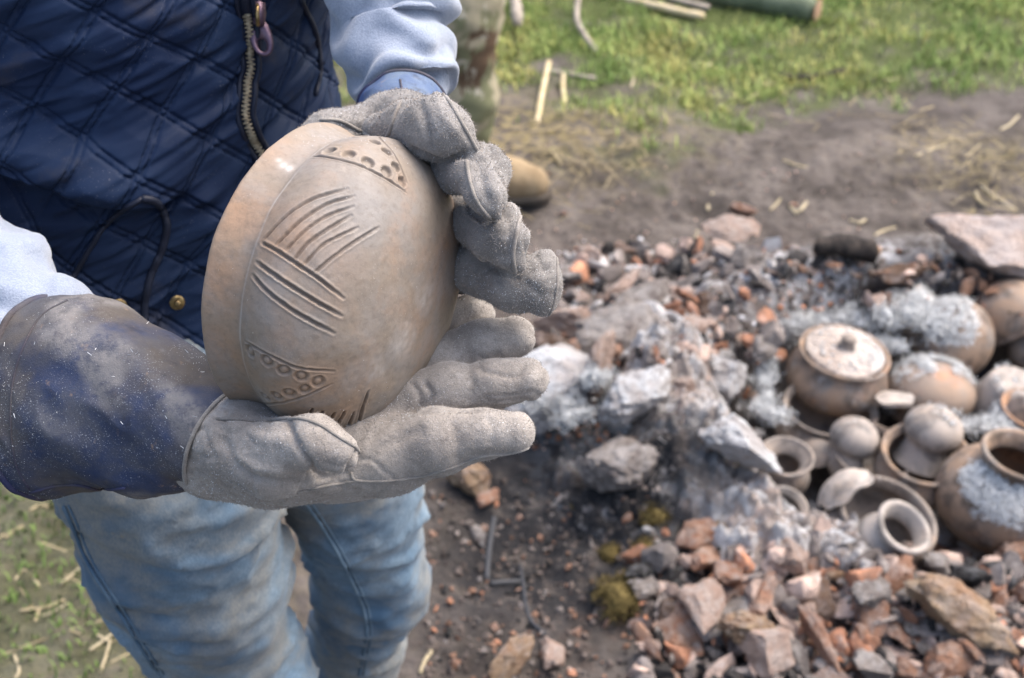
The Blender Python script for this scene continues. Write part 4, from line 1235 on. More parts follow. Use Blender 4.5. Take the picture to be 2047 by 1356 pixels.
slab('clay_slab', 'flat orange pink clay plate alone on the bare soil', 'clay slab', 1452, 468, (.075, .055, .012), -12, M_PK, .0, (16, 0), 3, 7)
slab('clay_slab', 'thin pink clay slab leaning at the top of the heap', 'clay slab', 1238, 603, (.066, .020, .014), 42, M_PK, .03, (20, -12), 4)
slab('clay_slab', 'dark charred clay slab under the thin pink slab', 'clay slab', 1228, 640, (.075, .02, .016), 38, M_BK, .01, (10, -8), 5)
slab('clay_slab', 'grey tan clay slab with a black broken edge', 'clay slab', 1280, 632, (.075, .042, .018), 22, M_GY, .035, (24, -6), 6, 8)
slab('clay_slab', 'broad grey clay block in the middle of the heap', 'clay slab', 1235, 690, (.092, .055, .035), 24, M_GY, .01, (22, -4), 7, 8)
slab('clay_slab', 'pink clay block beside the palm up glove fingertips', 'clay slab', 1125, 655, (.062, .042, .035), 0, M_PK, .0, (8, 0), 8)
slab('clay_slab', 'brown clay lump below the pink block', 'clay slab', 1105, 720, (.055, .04, .04), 20, M_BR, .0, (8, 0), 9)
slab('clay_slab', 'huge ash topped clay block under the gloved fingers', 'clay slab', 1105, 850, (.125, .085, .06), 24, M_AS, .05, (26, -10), 10, 8)
slab('clay_slab', 'upright pink clay edge of the ash topped block', 'clay slab', 1195, 800, (.075, .022, .05), 66, M_PK, .05, (6, -20), 11)
slab('clay_slab', 'grey clay block right of the crack in the burnt soil', 'clay slab', 1230, 960, (.075, .06, .04), 10, M_GY, .02, (14, 0), 12)
slab('clay_slab', 'rounded lump of ashy clay above the crack', 'clay slab', 1270, 850, (.08, .06, .045), 30, M_AS, .035, (16, 0), 13)
slab('clay_slab', 'ash white clay ridge nearest the lidded pot', 'clay slab', 1450, 800, (.07, .05, .05), 70, M_AS, .03, (10, 0), 14)
slab('clay_slab', 'pink and white clay ridge left of the small jar', 'clay slab', 1470, 940, (.085, .04, .04), -40, M_AS, .03, (8, 6), 15)
slab('clay_slab', 'tan pointed stone under the index finger of the glove', 'stone', 945, 965, (.055, .036, .03), -35, M_TN, .0, (20, 20), 16)
slab('clay_slab', 'small orange brick piece below the pointed stone', 'brick piece', 978, 1003, (.024, .016, .014), 20, M_OR, .0, (20, 0), 17)
slab('clay_slab', 'narrow grey and orange slab leaning below the brick piece', 'clay slab', 955, 1070, (.036, .012, .010), -65, M_GY, .0, (0, 10), 18)
slab('clay_slab', 'tan slab standing at the bottom edge of the soil', 'clay slab', 1015, 1335, (.05, .03, .026), 55, M_TN, .01, (20, -25), 19)
slab('clay_slab', 'flat pinkish stone standing beside the tan slab', 'stone', 1105, 1325, (.035, .022, .03), 100, M_PK, .0, (0, 0), 20)
slab('clay_slab', 'rough tan orange clay lump with a torn upper edge', 'clay slab', 1490, 1300, (.048, .034, .045), -20, M_TN, .02, (30, 0), 21, 9, .16)
slab('clay_slab', 'long bright orange slab leaning at the bottom', 'clay slab', 1635, 1310, (.062, .017, .026), -62, M_OR, .02, (10, 20), 22)
slab('clay_slab', 'thin long orange sliver standing at the bottom', 'clay slab', 1292, 1310, (.042, .011, .014), -60, M_OR, .02, (0, 20), 23)
slab('clay_slab', 'big cracked tan clay lump in the lower right', 'clay slab', 1905, 1265, (.095, .045, .036), -18, M_TN, .025, (26, 6), 24, 12, .14)
slab('clay_slab', 'big rough orange clay lump beside the round jar', 'clay slab', 2022, 1150, (.05, .036, .04), 20, M_OR, .02, (16, 0), 25, 7, .2)
slab('clay_slab', 'grey lump behind the torn tan lump', 'clay slab', 1490, 1235, (.055, .035, .03), 10, M_GY, .0, (16, 0), 26)
slab('clay_slab', 'grey wedge of clay left of the cracked lump', 'clay slab', 1745, 1220, (.04, .034, .028), 30, M_GY, .01, (22, 10), 27)
slab('clay_slab', 'thin pale sliver lying across the front rubble', 'clay slab', 1700, 1180, (.05, .009, .008), -4, M_TN, .025, (0, 0), 28)
slab('clay_slab', 'broad orange slab at the bottom right corner', 'clay slab', 1900, 1345, (.06, .035, .03), 10, M_OR, .0, (24, 0), 29)
slab('clay_slab', 'pale curled leaf of clay left of the big bowl', 'clay slab', 1440, 1095, (.045, .026, .012), -30, M_TN, .02, (30, 0), 30, 7, .18)
slab('clay_slab', 'smooth long orange stone above the orange pink plate', 'stone', 1482, 424, (.036, .014, .013), -28, M_OR, .0, (0, 0), 31, 3, .04)
slab('clay_slab', 'pale ashy shard leaning before the round jar', 'shard', 1885, 1085, (.05, .036, .014), 30, M_AS, .02, (34, 10), 32, 6)
slab('clay_slab', 'ash covered shard between the round jar and rubble', 'shard', 1945, 1118, (.046, .026, .016), 12, M_AS, .015, (28, 0), 33, 6)
slab('clay_slab', 'white ash crusted shard left of the big bowl', 'shard', 1660, 1105, (.04, .03, .016), -30, M_AS, .02, (20, -10), 34, 6)
slab('clay_slab', 'tiny cream clay cube in front of the small neck jar', 'clay slab', 1795, 1133, (.017, .014, .014), 30, M_TN, .02, (10, 0), 35, 7)

# charred branch, sticks, twigs
t = NT('charred_bark', .9, .2); CHAR = t.done(t.mix(t.ramp(t.noise(40, 4, .7), .4, .7), (.02, .018, .017), (.06, .048, .04)), t.bump(t.noise(120, 4, .7), .8, .004))
t = NT('bare_wood', .8, .25); WOOD = t.done(t.mix(t.ramp(t.noise(30, 4, .6, vec=t.scaled((1, 1, 6))), .35, .65), (.42, .28, .185), (.27, .165, .11)), t.bump(t.noise(90, 4), .4, .002))
t = NT('dry_stalk', .8, .25); STALK = t.done(t.mix(t.ramp(t.noise(20, 3), .35, .65), (.42, .34, .19), (.52, .44, .29)), t.bump(t.noise(150, 3), .3, .001))
t = NT('grey_stick', .85, .2); GSTICK = t.done(t.mix(t.ramp(t.noise(25, 3), .35, .65), (.22, .19, .16), (.34, .30, .25)), t.bump(t.noise(150, 3), .4, .001))
t = NT('mossy_bark', .85, .2); LOGM = t.done(t.mix(t.ramp(t.noise(14, 4, .6), .35, .65), (.075, .095, .06), (.13, .155, .105)), t.bump(t.noise(60, 3), .5, .004))
t = NT('black_wire', .6, .3); WIRE = t.done((.035, .037, .042), t.bump(t.noise(90), .2, .001))
def on_ground(pts, lift):
    return np.array([HG(p[0], p[1], (p[2] if len(p) > 2 else 0) + lift) for p in pts])
def rod(name, label, cat, pts, r, mat, lift=None, group=None, sides=10, taper=1., wob=0.):
    P = catmull(on_ground(pts, lift if lift is not None else (r if np.isscalar(r) else max(r)) * .8), 8)
    rr = np.linspace(1, taper, len(P)) * r
    c0 = P.mean(0)
    V, F = tube_vf(P, rr, sides)
    if wob: V = V + vnormals(V, F) * (wob * fbm(V, 40, 3, 5))[:, None]
    return thing(name, label, cat, c0, group=group, me=mesh_np(name, V - c0, F), mat=mat)
P1 = on_ground([(1632, 488, .05), (1690, 496, .055), (1748, 502, .05)], 0); P2 = on_ground([(1742, 501, .06), (1795, 513, .065), (1868, 530, .065)], 0)
br = thing('charred_branch', 'branch burnt black at one end with bare orange wood at the other', 'branch', P1[1])
for nm, Pq, r0, r1, mt in (('charred_end', P1, .024, .030, CHAR), ('bare_end', P2, .020, .015, WOOD)):
    Pq = catmull(Pq, 12); V, F = tube_vf(Pq, np.linspace(r0, r1, len(Pq)) * .8, 14); V = V + vnormals(V, F) * ((.010 if mt is CHAR else .004) * fbm(V, 24, 3, 9))[:, None]
    part(nm, mesh_np(nm, V - P1[1], F), mt, br)
rod('stick', 'long yellow peeled stick lying on the grass at the top', 'stick', [(1180, -22), (1290, 8), (1405, 34)], .013, STALK, wob=.002)
rod('stick', 'greyish stick with a cut end beside the yellow stick', 'stick', [(1240, -30), (1330, -6), (1416, 16)], .011, GSTICK, wob=.002)
lg = on_ground([(1320, -35), (1470, -8), (1624, 20)], .028)
lo_ = thing('log', 'green mossy log with a sawn end lying on the grass', 'log', lg[1])
Pq = catmull(lg, 14); V, F = tube_vf(Pq, .037, 20); V = V + vnormals(V, F) * (.003 * fbm(V, 20, 3, 19))[:, None]
part('bark', mesh_np('bark', V - lg[1], F), LOGM, lo_)
dn = Pq[-1] - Pq[-2]; dn /= np.linalg.norm(dn)
V, F = dome(Pq[-1] + dn * .017, dn, .036, .004, 20, 3)
part('sawn_end', mesh_np('sawn_end', V - lg[1], F), WOOD, lo_)
rod('dry_stem', 'bent pale dry stem rising from the grass', 'plant stem', [(1192, 103), (1168, 70, .02), (1153, 35, .03), (1158, -20, .05)], .0085, GSTICK, 0.004)
rod('dry_stem', 'pale straw stem slanting at the edge of the grass', 'plant stem', [(1074, 245), (1083, 190, .015), (1097, 125, .035)], .0075, STALK, .004)
rod('dry_stem', 'short straw stem right of the slanting straw stem', 'plant stem', [(1128, 205), (1125, 175, .01), (1126, 150, .02)], .006, STALK, .003)
rod('stick', 'grey stick with a dark end beside the camouflage trousers', 'stick', [(1018, -40, .06), (1028, 0, .06), (1036, 48, .03)], .016, GSTICK, .01, wob=.003)
rod('stick', 'short brown twig lying flat on the grass', 'stick', [(1100, 143), (1140, 150), (1190, 158)], .007, GSTICK, wob=.001)
rod('stick', 'brown weathered stick at the far grass edge', 'stick', [(1560, 150), (1610, 156), (1690, 142)], .009, CHAR, wob=.002)
rod('twig', 'black charred twig standing beside the narrow slab', 'twig', [(973, 1158), (978, 1100, .02), (988, 1035, .04)], .0048, WIRE, .003)
rod('twig', 'black charred twig lying flat on the burnt soil', 'twig', [(982, 1167), (1015, 1164), (1048, 1163)], .0045, WIRE)
rod('wire', 'curved black wire running down the burnt soil', 'wire', [(1040, 1130), (1046, 1170), (1052, 1215), (1064, 1245), (1090, 1268)], .0035, WIRE)

# straw: the stalks that show
t = NT('straw', .75, .3); STRAW = t.done(t.mix(t.rnd(), (.30, .25, .15), (.43, .37, .25)), t.bump(t.noise(200, 2), .2, .001))
ST = [((30, 1160), (48, 1140), (78, 1170)), ((120, 1170), (145, 1148), (165, 1132)), ((40, 1222), (90, 1214), (128, 1200)), ((85, 1232), (110, 1222), (135, 1206)), ((0, 1312), (70, 1285), (148, 1258)),
      ((28, 1310), (38, 1340), (30, 1356)), ((180, 1300), (215, 1275), (258, 1240)), ((200, 1345), (212, 1310), (220, 1280)), ((220, 1325), (255, 1308), (285, 1292)), ((195, 1270), (205, 1276), (218, 1282)),
      ((305, 1320), (310, 1335), (318, 1352)), ((10, 1075), (30, 1060), (46, 1052)), ((60, 1020), (80, 1010), (98, 1014)),
      ((1890, 290), (1860, 300), (1830, 312)), ((1930, 315), (1942, 305), (1958, 290)), ((1960, 370), (1985, 390), (2030, 420)), ((1950, 385), (1960, 405), (1972, 412)), ((2000, 260), (2018, 250), (2036, 232)),
      ((1540, 420), (1552, 408), (1560, 398)), ((1575, 405), (1585, 420), (1592, 428)), ((1590, 425), (1602, 418), (1612, 405)), ((1415, 420), (1418, 400), (1424, 386)), ((1385, 490), (1390, 475), (1394, 462)),
      ((1240, 110), (1265, 150), (1262, 175)), ((1100, 300), (1112, 316), (1120, 330)), ((840, 1345), (850, 1320), (862, 1302)), ((1565, 320), (1590, 330), (1640, 340)), ((1750, 470), (1765, 462), (1790, 455)),
      ((1700, 440), (1715, 446), (1730, 440)), ((1385, 130), (1400, 140), (1420, 128))]
STRAWS = []
for i, (a, b_, c_) in enumerate(ST):
    lft = a[0] < 400
    L_ = math.hypot(c_[0] - a[0], c_[1] - a[1]); dx, dy = abs(c_[0] - a[0]), abs(c_[1] - a[1])
    way = 'lying level' if dy < .35 * dx else ('upright' if dx < .5 * dy else 'slanting')
    where = 'on the muddy grass beside the jeans' if lft else ('on the soil by the hay tuft' if a[0] > 1780 else ('near the pink plate' if 1380 < a[0] < 1650 and a[1] > 380 else 'on open ground behind'))
    o = rod('straw', ('long ' if L_ > 75 else 'short ') + 'dry straw ' + way + ' ' + where, 'straw', [a, b_, c_],
        (.0022 if lft else .0034) * random.uniform(.7, 1.15), STRAW, group='straw stalks beside the jeans' if lft else 'straw stalks behind the kiln', sides=6)
    STRAWS.append((o, a[0]))
tell_apart(STRAWS)
def hay(n, regions, seed, l0, l1, w):
    rg = np.random.default_rng(seed); Vs = []
    for (x0, y0, x1, y1), k in regions:
        m = int(n * k)
        for _ in range(m):
            p = HG(rg.uniform(x0, x1), rg.uniform(y0, y1)); a = rg.uniform(0, 6.28); L = rg.uniform(l0, l1); z = rg.uniform(-.25, .45)
            d = np.array([math.cos(a), math.sin(a), z * .5]) * L; s = np.array([-math.sin(a), math.cos(a), rg.normal() * .4]) * w * rg.uniform(.6, 1.4)
            p = p + np.array([0, 0, rg.uniform(.001, .012)])
            Vs.append([p - s, p + s, p + d + s, p + d - s])
    V = np.array(Vs).reshape(-1, 3)
    return V, np.arange(len(V)).reshape(-1, 4)
HVv, HFf = hay(620, [((1790, 250, 1960, 310), .16), ((1880, 300, 2047, 440), .14), ((1030, 230, 1300, 350), .26), ((0, 1000, 320, 1356), .035), ((1300, 150, 1950, 260), .12), ((1050, 330, 1250, 460), .06)], 5, .02, .075, .0010)
hme = mesh_np('straw_litter', HVv, HFf); t = NT('straw_litter', .85, .2)
geo = t.N.new('ShaderNodeNewGeometry').outputs['Random Per Island']
setting('straw_litter', hme, t.done(t.mix(geo, (.17, .135, .07), (.33, .275, .17))), 'stuff')
# moss
t = NT('dry_moss', .95, .1); MOSS = t.done(t.mix(t.N.new('ShaderNodeNewGeometry').outputs['Random Per Island'], (.075, .058, .024), (.15, .115, .045)))
for px, py, rr, lb in ((1240, 1200, .034, 'largest olive moss clump on the soil below the kiln wall'), (1310, 1040, .022, 'olive moss clump highest up the burnt slope'), (1222, 1112, .016, 'small olive moss clump left of the brown moss'), (1295, 1110, .022, 'brownish moss clump between two greener ones'),
                       (1148, 1015, .008, 'tiny ochre moss tuft on black soil')):
    p = HG(px, py)
    V = ICO_V * np.array([1, 1, .7]) * rr * (1 + .35 * vnoise(ICO_V, 2.2, int(px)))[:, None]
    F4 = np.hstack([ICO_F, ICO_F[:, 2:3]])
    fz = fuzz(V, F4, 700, rr * .25, rr * .6, int(px), rr * .028)
    Vj, Fj = join_vf([(V * .85, F4), fz])
    thing('moss_clump', lb, 'moss', p + np.array([0, 0, rr * .3]), me=mesh_np('moss_clump', Vj, Fj), mat=MOSS)
# ================================================================== THE POTS IN THE KILN
def jar_profile(Rm, b, neck, neck_h, rim, wall=.007, lip=.007, flat=.0):
    pn = math.acos(min(neck / Rm, .999))
    ph = np.linspace(-math.pi / 2, pn, 26)
    o = [(max(Rm * math.cos(q), .0004), max(b * math.sin(q), -b * (1 - flat))) for q in ph]
    zn = b * math.sin(pn)
    for tt in np.linspace(.15, 1, 7):
        o.append((neck + (rim - neck) * tt ** 1.8, zn + neck_h * tt))
    zt = zn + neck_h
    o += [(rim + lip * .25, zt + lip * .35), (rim - lip * .25, zt + lip * .8), (rim - lip * .8, zt + lip * .55), (rim - lip, zt)]
    for tt in np.linspace(.85, 0, 6):
        o.append((neck - wall + (rim - lip - neck + wall) * tt ** 1.8, zn + neck_h * tt))
    ph = np.linspace(pn, -math.pi / 2, 18)
    o += [(max((Rm - wall) * math.cos(q), .0004), max((b - wall) * math.sin(q), -(b - wall) * (1 - flat) + .001)) for q in ph[1:]]
    return o
def lathe(prof_, seg=72, wob=.02, seed=0, wraps=2 * math.pi):
    p = np.array(prof_); th = np.linspace(0, 2 * np.pi, seg, endpoint=False)
    rr = p[:, 0][:, None] * (1 + wob * np.sin(2 * th + seed)[None] + wob * .5 * np.sin(3 * th + seed * 2)[None])
    V = np.stack([rr * np.cos(th)[None], rr * np.sin(th)[None], np.broadcast_to(p[:, 1][:, None], rr.shape)], -1).reshape(-1, 3)
    return V, grid_f(seg, len(p), True)
K_TAN = m_clay('kiln_clay_tan', (.30, .205, .14), (.40, .235, .145), (.20, .175, .155), .35)
K_GREY = m_clay('kiln_clay_grey', (.25, .205, .17), (.31, .22, .16), (.185, .17, .16), .55)
K_PALE = m_clay('kiln_clay_pale', (.36, .31, .27), (.40, .31, .24), (.27, .25, .235), .8)
K_ORNG = m_clay('kiln_clay_orange', (.36, .20, .115), (.46, .24, .13), (.25, .19, .15), .35)
ASH_LID = m_frag('ash_on_lid', (.31, .25, .205), (.38, .345, .32), (.40, .24, .15), .5, .6, (.46, .46, .46))
POTW = {}
def pot(key, name, label, cat, px, py, hc, wpx, prof_fn, mat, rot=(0, 0, 0), seed=0, rpart=None):
    p = G(px, py, hc); d = (p - CAMP) @ FV; Rm = wpx * .5 * d / FPX
    V, F = lathe(prof_fn(Rm), seed=seed)
    me = mesh_np(name, V, F)
    o = thing(name, label, cat, p, tuple(R(q) for q in rot), None, me, mat)
    M = np.array(Euler(tuple(R(q) for q in rot)).to_matrix())
    POTW[key] = (V @ M.T + p, F, Rm, p, M, o)
    return o
J = lambda b, nk, nh, rm, wl=.006, lp=.006, fl=.0: (lambda Rm: jar_profile(Rm, Rm * b, Rm * nk, Rm * nh, Rm * rm, wl, lp, fl))
pot('under', 'clay_bowl', 'dark hollow bowl tucked under the lidded pot', 'bowl', 1650, 850, -.03, 205, J(.62, .84, .10, .90), K_GREY, (2, 4, 0), 1)
lid_pot = pot('lidded', 'lidded_pot', 'squat brown pot with an ash covered knobbed lid', 'pot', 1673, 752, .015, 200, J(.66, .74, .16, .88), K_TAN, (4, 6, 0), 2)
_, _, Rm, pc, Mx, _ = POTW['lidded']
zr = Rm * .66 * math.sin(math.acos(.74)) + Rm * .16
V, F = lathe([(.0005, zr + .016), (Rm * .16, zr + .0155), (Rm * .45, zr + .012), (Rm * .68, zr + .006), (Rm * .755, zr + .007), (Rm * .79, zr + .003), (Rm * .77, zr - .002), (Rm * .5, zr - .004), (.0005, zr - .004)], 72, .006, 3)
V = V + vnormals(V, F) * (.0014 * fbm(V, 70, 3, 5))[:, None]
lid = part('lid', mesh_np('lid', V, F), ASH_LID, lid_pot)
V, F = lathe([(.019, zr + .010), (.015, zr + .018), (.012, zr + .026), (.0145, zr + .033), (.012, zr + .038), (.0005, zr + .039)], 24, .05, 2)
part('knob', mesh_np('knob', V, F), K_GREY, lid)
pot('lying', 'clay_jar', 'brown round jar under white ash behind the lidded pot', 'jar', 1905, 680, .02, 172, J(.92, .6, .5, .78), K_TAN, (0, -78, -34), 4)
pot('leaning', 'clay_bowl', 'tan bowl tipped over with its base to the sky at the right edge', 'bowl', 2018, 622, .05, 158, J(.78, .93, .06, .97), K_TAN, (160, -38, 0), 5)
pot('domed', 'clay_pot', 'round bottomed pot upside down with ash and an orange patch on top', 'pot', 1862, 782, .0, 172, J(.70, .80, .12, .88), K_TAN, (176, 0, 0), 6)
pot('edge', 'clay_jar', 'brown jar cut off by the right edge above the pale cone', 'jar', 2068, 695, -.01, 110, J(.95, .6, .2, .75), K_GREY, (10, 0, 0), 7)
def cone_prof(Rm):
    return [(.0005, Rm * .62), (Rm * .50, Rm * .62), (Rm * .58, Rm * .58), (Rm * .62, Rm * .5), (Rm * .80, 0), (Rm * 1.0, -Rm * .62), (Rm * .97, -Rm * .66), (Rm * .9, -Rm * .6), (Rm * .6, Rm * .4), (.0005, Rm * .5)]
pot('cone', 'clay_beaker', 'pale cone shaped beaker upside down with a white ashy base', 'beaker', 2012, 792, .0, 150, cone_prof, K_PALE, (8, 4, 0), 8)
pot('straight', 'clay_pot', 'orange pot holding clumps of ash strands at the right edge', 'pot', 2048, 850, -.01, 130, J(.8, .8, .2, .9), K_ORNG, (8, 4, 0), 9)
pot('jar_small', 'clay_jar', 'small grey jar with a wide flared mouth and brown inside', 'jar', 1566, 950, .02, 104, J(.80, .66, .42, 1.02), K_GREY, (8, 0, 0), 10)
pot('pan', 'clay_bowl', 'shallow bowl holding the round grey ball', 'bowl', 1735, 925, -.02, 170, J(.6, .9, .08, .95), K_GREY, (6, 6, 0), 11)
pot('ball', 'clay_cup', 'small grey cup turned bottom up like a ball', 'cup', 1708, 876, .03, 98, J(.88, .66, .3, .72), K_PALE, (165, 16, 0), 12)
pot('bowl', 'clay_bowl', 'grooved brown bowl holding an upturned little jar', 'bowl', 1842, 938, .0, 190, J(.62, .84, .10, .93, .006, .008), K_TAN, (6, 2, 0), 13)
pot('stacked', 'clay_jar', 'little pale jar standing upside down inside the grooved bowl', 'jar', 1867, 858, .055, 116, J(.80, .74, .8, .95), K_PALE, (172, 14, 0), 14)
pot('round', 'clay_jar', 'biggest round brown jar with ash strands on its shoulder', 'jar', 1996, 996, .01, 246, J(.86, .52, .22, .60, .008, .009), K_TAN, (4, 8, 0), 15)
pot('big', 'clay_bowl', 'wide mouthed grey bowl with a smaller jar inside', 'bowl', 1752, 1068, .02, 226, J(.62, .82, .14, .88, .006, .009), K_GREY, (12, 12, 0), 16)
pot('inner', 'clay_jar', 'small grey jar lying inside the wide mouthed bowl', 'jar', 1768, 1090, .05, 134, J(.85, .66, .40, .86, .006, .010), K_PALE, (16, 20, 0), 17)
pot('sunk', 'clay_bowl', 'half buried bowl rim beside the ashy wall', 'bowl', 1560, 1030, .015, 104, J(.7, .85, .15, .95), K_PALE, (14, 12, 0), 18)
Vd = POTW['domed'][0] - POTW['domed'][3]; Rd = POTW['domed'][2]
DOM = m_clay('orange_patched_clay', (.30, .205, .14), (.52, .24, .12), (.20, .175, .155), .4, attr=True)
for nm, vl in (('warm', np.exp(-((np.linalg.norm((Vd / Rd - np.array([.15, -.05, .7])) * np.array([1, 1, .6]), axis=1) / .34) ** 2))), ('grey', .5 + .5 * vnoise(Vd, 14, 5)), ('white', 0 * Vd[:, 0]), ('cut', 0 * Vd[:, 0])):
    set_attr(POTW['domed'][5].data, nm, vl)
POTW['domed'][5].data.materials[0] = DOM
def shard(name, label, px, py, h, Rc, ang_r, mat, rot, seed):
    p = G(px, py, h); nr, na = 14, 48
    th = np.linspace(0, 2 * np.pi, na, endpoint=False)
    lim = ang_r * (1 + .22 * vnoise(np.stack([np.cos(th), np.sin(th), 0 * th], -1), 1.6, seed))
    L = []
    for rad in (Rc, Rc - .007):
        u = np.linspace(.02, 1, nr)[:, None] * lim[None]
        L.append(np.stack([rad * np.sin(u) * np.cos(th)[None], rad * np.sin(u) * np.sin(th)[None], rad * np.cos(u) - Rc * .75], -1).reshape(-1, 3))
    o = nr * na; e = np.arange(na); k = (nr - 1) * na
    F = np.vstack([grid_f(na, nr, True), grid_f(na, nr, True)[:, ::-1] + o, np.stack([k + e, o + k + e, o + k + (e + 1) % na, k + (e + 1) % na], -1)])
    V = np.vstack(L); V = V + .0012 * fbm(V, 60, 2, seed)[:, None]
    return thing(name, label, 'shard', p, tuple(R(q) for q in rot), me=mesh_np(name, V, F), mat=mat)
shard('pot_shard', 'curved pale pot shard arched over the wide mouthed bowl', 1680, 968, .09, .062, 1.0, K_PALE, (-8, -42, -20), 21)
shard('pot_shard', 'flat pale shard lying behind the grooved bowl', 1788, 832, .005, .16, .21, K_PALE, (-16, 0, 0), 22)
shard('pot_shard', 'small grey shard right of the flared jar', 1635, 905, -.01, .05, .7, K_GREY, (20, -20, 0), 23)
slab('clay_slab', 'pinkish clay lump wedged in front of the lidded pot', 'clay fragment', 1745, 822, (.022, .018, .02), 20, M_PK, .075, (10, 0), 41, 7, .2)
slab('clay_slab', 'small pink clay lump resting left of the flared jar', 'clay fragment', 1530, 850, (.024, .02, .018), 20, M_PK, .02, (10, 0), 42, 7, .2)

# ---- white wood ash: clumps and strands, beyond counting
AV, AF = [], []
_no = [0]
def add_mesh(V, F):
    AV.append(V); AF.append(F + _no[0]); _no[0] += len(V)
argn = np.random.default_rng(99)
bm = bmesh.new(); bmesh.ops.create_icosphere(bm, subdivisions=2, radius=1)
IC2V = np.array([v.co[:] for v in bm.verts]); IC2F = np.array([[v.index for v in f.verts] for f in bm.faces]); IC2F = np.hstack([IC2F, IC2F[:, 2:3]]); bm.free()
def ash_clump(c, r, n_str=80):
    V = IC2V * .62 * (1 + .5 * fbm(IC2V + c * 30, 2.4, 3, 3))[:, None] * r * argn.uniform(.6, 1.1, 3) * np.array([.95, .95, .5])
    add_mesh(V + c, IC2F)
    sp = max(r, .006)
    strands(c + argn.normal(size=(n_str, 3)) * r * np.array([.8, .8, .42]), sp)
    n = n_str // 2                                       # curled flakes
    P = c + argn.normal(size=(n, 3)) * r * np.array([.75, .75, .38]); sz = argn.uniform(.0008, .0026, (n, 1)) * min(1., r / .010)
    a = argn.normal(size=(n, 3)); a /= np.linalg.norm(a, axis=1, keepdims=True); b = np.cross(a, argn.normal(size=(n, 3))); b /= np.linalg.norm(b, axis=1, keepdims=True)
    Q = np.stack([P - a * sz - b * sz * .5, P + a * sz * .8 - b * sz, P + a * sz + b * sz * .7, P - a * sz * .6 + b * sz], 1) + argn.normal(size=(n, 4, 3)) * sz[:, None] * .3
    add_mesh(Q.reshape(-1, 3), np.arange(4 * n).reshape(-1, 4))
def strands(P, r):
    n = len(P)
    d = argn.normal(size=(n, 3)) * np.array([1, 1, .55]); d /= np.linalg.norm(d, axis=1, keepdims=True)
    L = argn.uniform(.5, 1.5, (n, 1)) * r * 1.1
    s = np.cross(d, argn.normal(size=(n, 3))); s /= np.linalg.norm(s, axis=1, keepdims=True); s *= argn.uniform(.0004, .0010, (n, 1))
    k = argn.normal(size=(n, 3)) * L * .18
    V = np.stack([P - d * L / 2 - s, P - d * L / 2 + s, P + k + s, P + k - s, P + d * L / 2 + s * .4, P + d * L / 2 - s * .4], 1).reshape(-1, 3)
    i = np.arange(n)[:, None] * 6
    add_mesh(V, np.vstack([i + np.array([[0, 1, 2, 3]]), i + np.array([[3, 2, 4, 5]])]))
def ash_bank(pts, h, rpx, n, r0, r1, hz=.02):
    C = catmull(np.array([(a, b, 0) for a, b in pts], float), 10)
    for _ in range(n):
        q = C[argn.integers(len(C))]
        p = G(q[0] + argn.normal() * rpx, q[1] + argn.normal() * rpx * .45, h + argn.uniform(-hz, hz))
        ash_clump(p, argn.uniform(r0, r1))
def ash_on(key, cond, n, r0, r1, st=10):
    V, F, Rm, pc, M, o = POTW[key]
    N = vnormals(V, F)
    if ((V - pc) * N)[:26 * 72].sum() < 0: N = -N
    loc = (V - pc)
    m = cond(V, N, loc / Rm) & (np.arange(len(V)) < 33 * 72)
    idx = np.nonzero(m)[0]
    if len(idx) == 0: return
    for i in idx[argn.integers(len(idx), size=n)]:
        ash_clump(V[i] + N[i] * r0 * .3 + argn.normal(size=3) * .003, argn.uniform(r0, r1), st)
def ash_mat(key, cond, n, l0, l1):
    V, F, Rm, pc, M, o = POTW[key]
    N = vnormals(V, F)
    if ((V - pc) * N)[:26 * 72].sum() < 0: N = -N
    loc = V - pc
    sd_ = vnoise(V, 60, 77) * .5 + .5
    m = cond(V, N, loc / Rm) & (np.arange(len(V)) < 33 * 72) & (sd_ > .28)
    idx = np.nonzero(m)[0]
    if len(idx) == 0: return
    i = idx[argn.integers(len(idx), size=n)]
    nn = N[i]; d = argn.normal(size=(n, 3)); d -= nn * (d * nn).sum(1, keepdims=True) * .9; d /= np.linalg.norm(d, axis=1, keepdims=True)
    L = argn.uniform(l0, l1, (n, 1)); s = np.cross(d, nn); s *= argn.uniform(.0004, .0011, (n, 1))
    P = V[i] + argn.normal(size=(n, 3)) * .004 + nn * argn.uniform(.0004, .0042, (n, 1)); k = nn * L * argn.uniform(-.05, .1, (n, 1))
    Q = np.stack([P - d * L / 2 - s, P - d * L / 2 + s, P + k + s, P + k - s, P + d * L / 2 + s * .4, P + d * L / 2 - s * .4], 1).reshape(-1, 3)
    j = np.arange(n)[:, None] * 6
    add_mesh(Q, np.vstack([j + np.array([[0, 1, 2, 3]]), j + np.array([[3, 2, 4, 5]])]))
ash_bank([(1570, 655), (1630, 645), (1700, 640), (1730, 650)], .03, 10, 34, .010, .024)
ash_bank([(1775, 640), (1810, 610), (1850, 640), (1890, 655)], .075, 12, 30, .010, .022)
ash_bank([(1760, 690), (1790, 690)], .04, 10, 12, .008, .016)
ash_bank([(1060, 800), (1110, 770), (1150, 800), (1110, 850)], .10, 22, 30, .008, .020)
ash_bank([(1200, 745), (1180, 760)], .13, 8, 12, .008, .016)
ash_bank([(1540, 720), (1530, 800), (1545, 840)], .05, 12, 22, .006, .014)
ash_bank([(1935, 850), (1985, 850), (2010, 865)], .035, 9, 22, .007, .015)
ash_mat('domed', lambda V, N, L: (N[:, 2] > .55) & (L[:, 1] > -.25) & ~((L[:, 0] > -.1) & (L[:, 0] < .35) & (L[:, 1] < .25)), 3800, .004, .012)
ash_mat('lying', lambda V, N, L: (N[:, 2] > .5) & (L[:, 0] < .25), 3400, .004, .014)
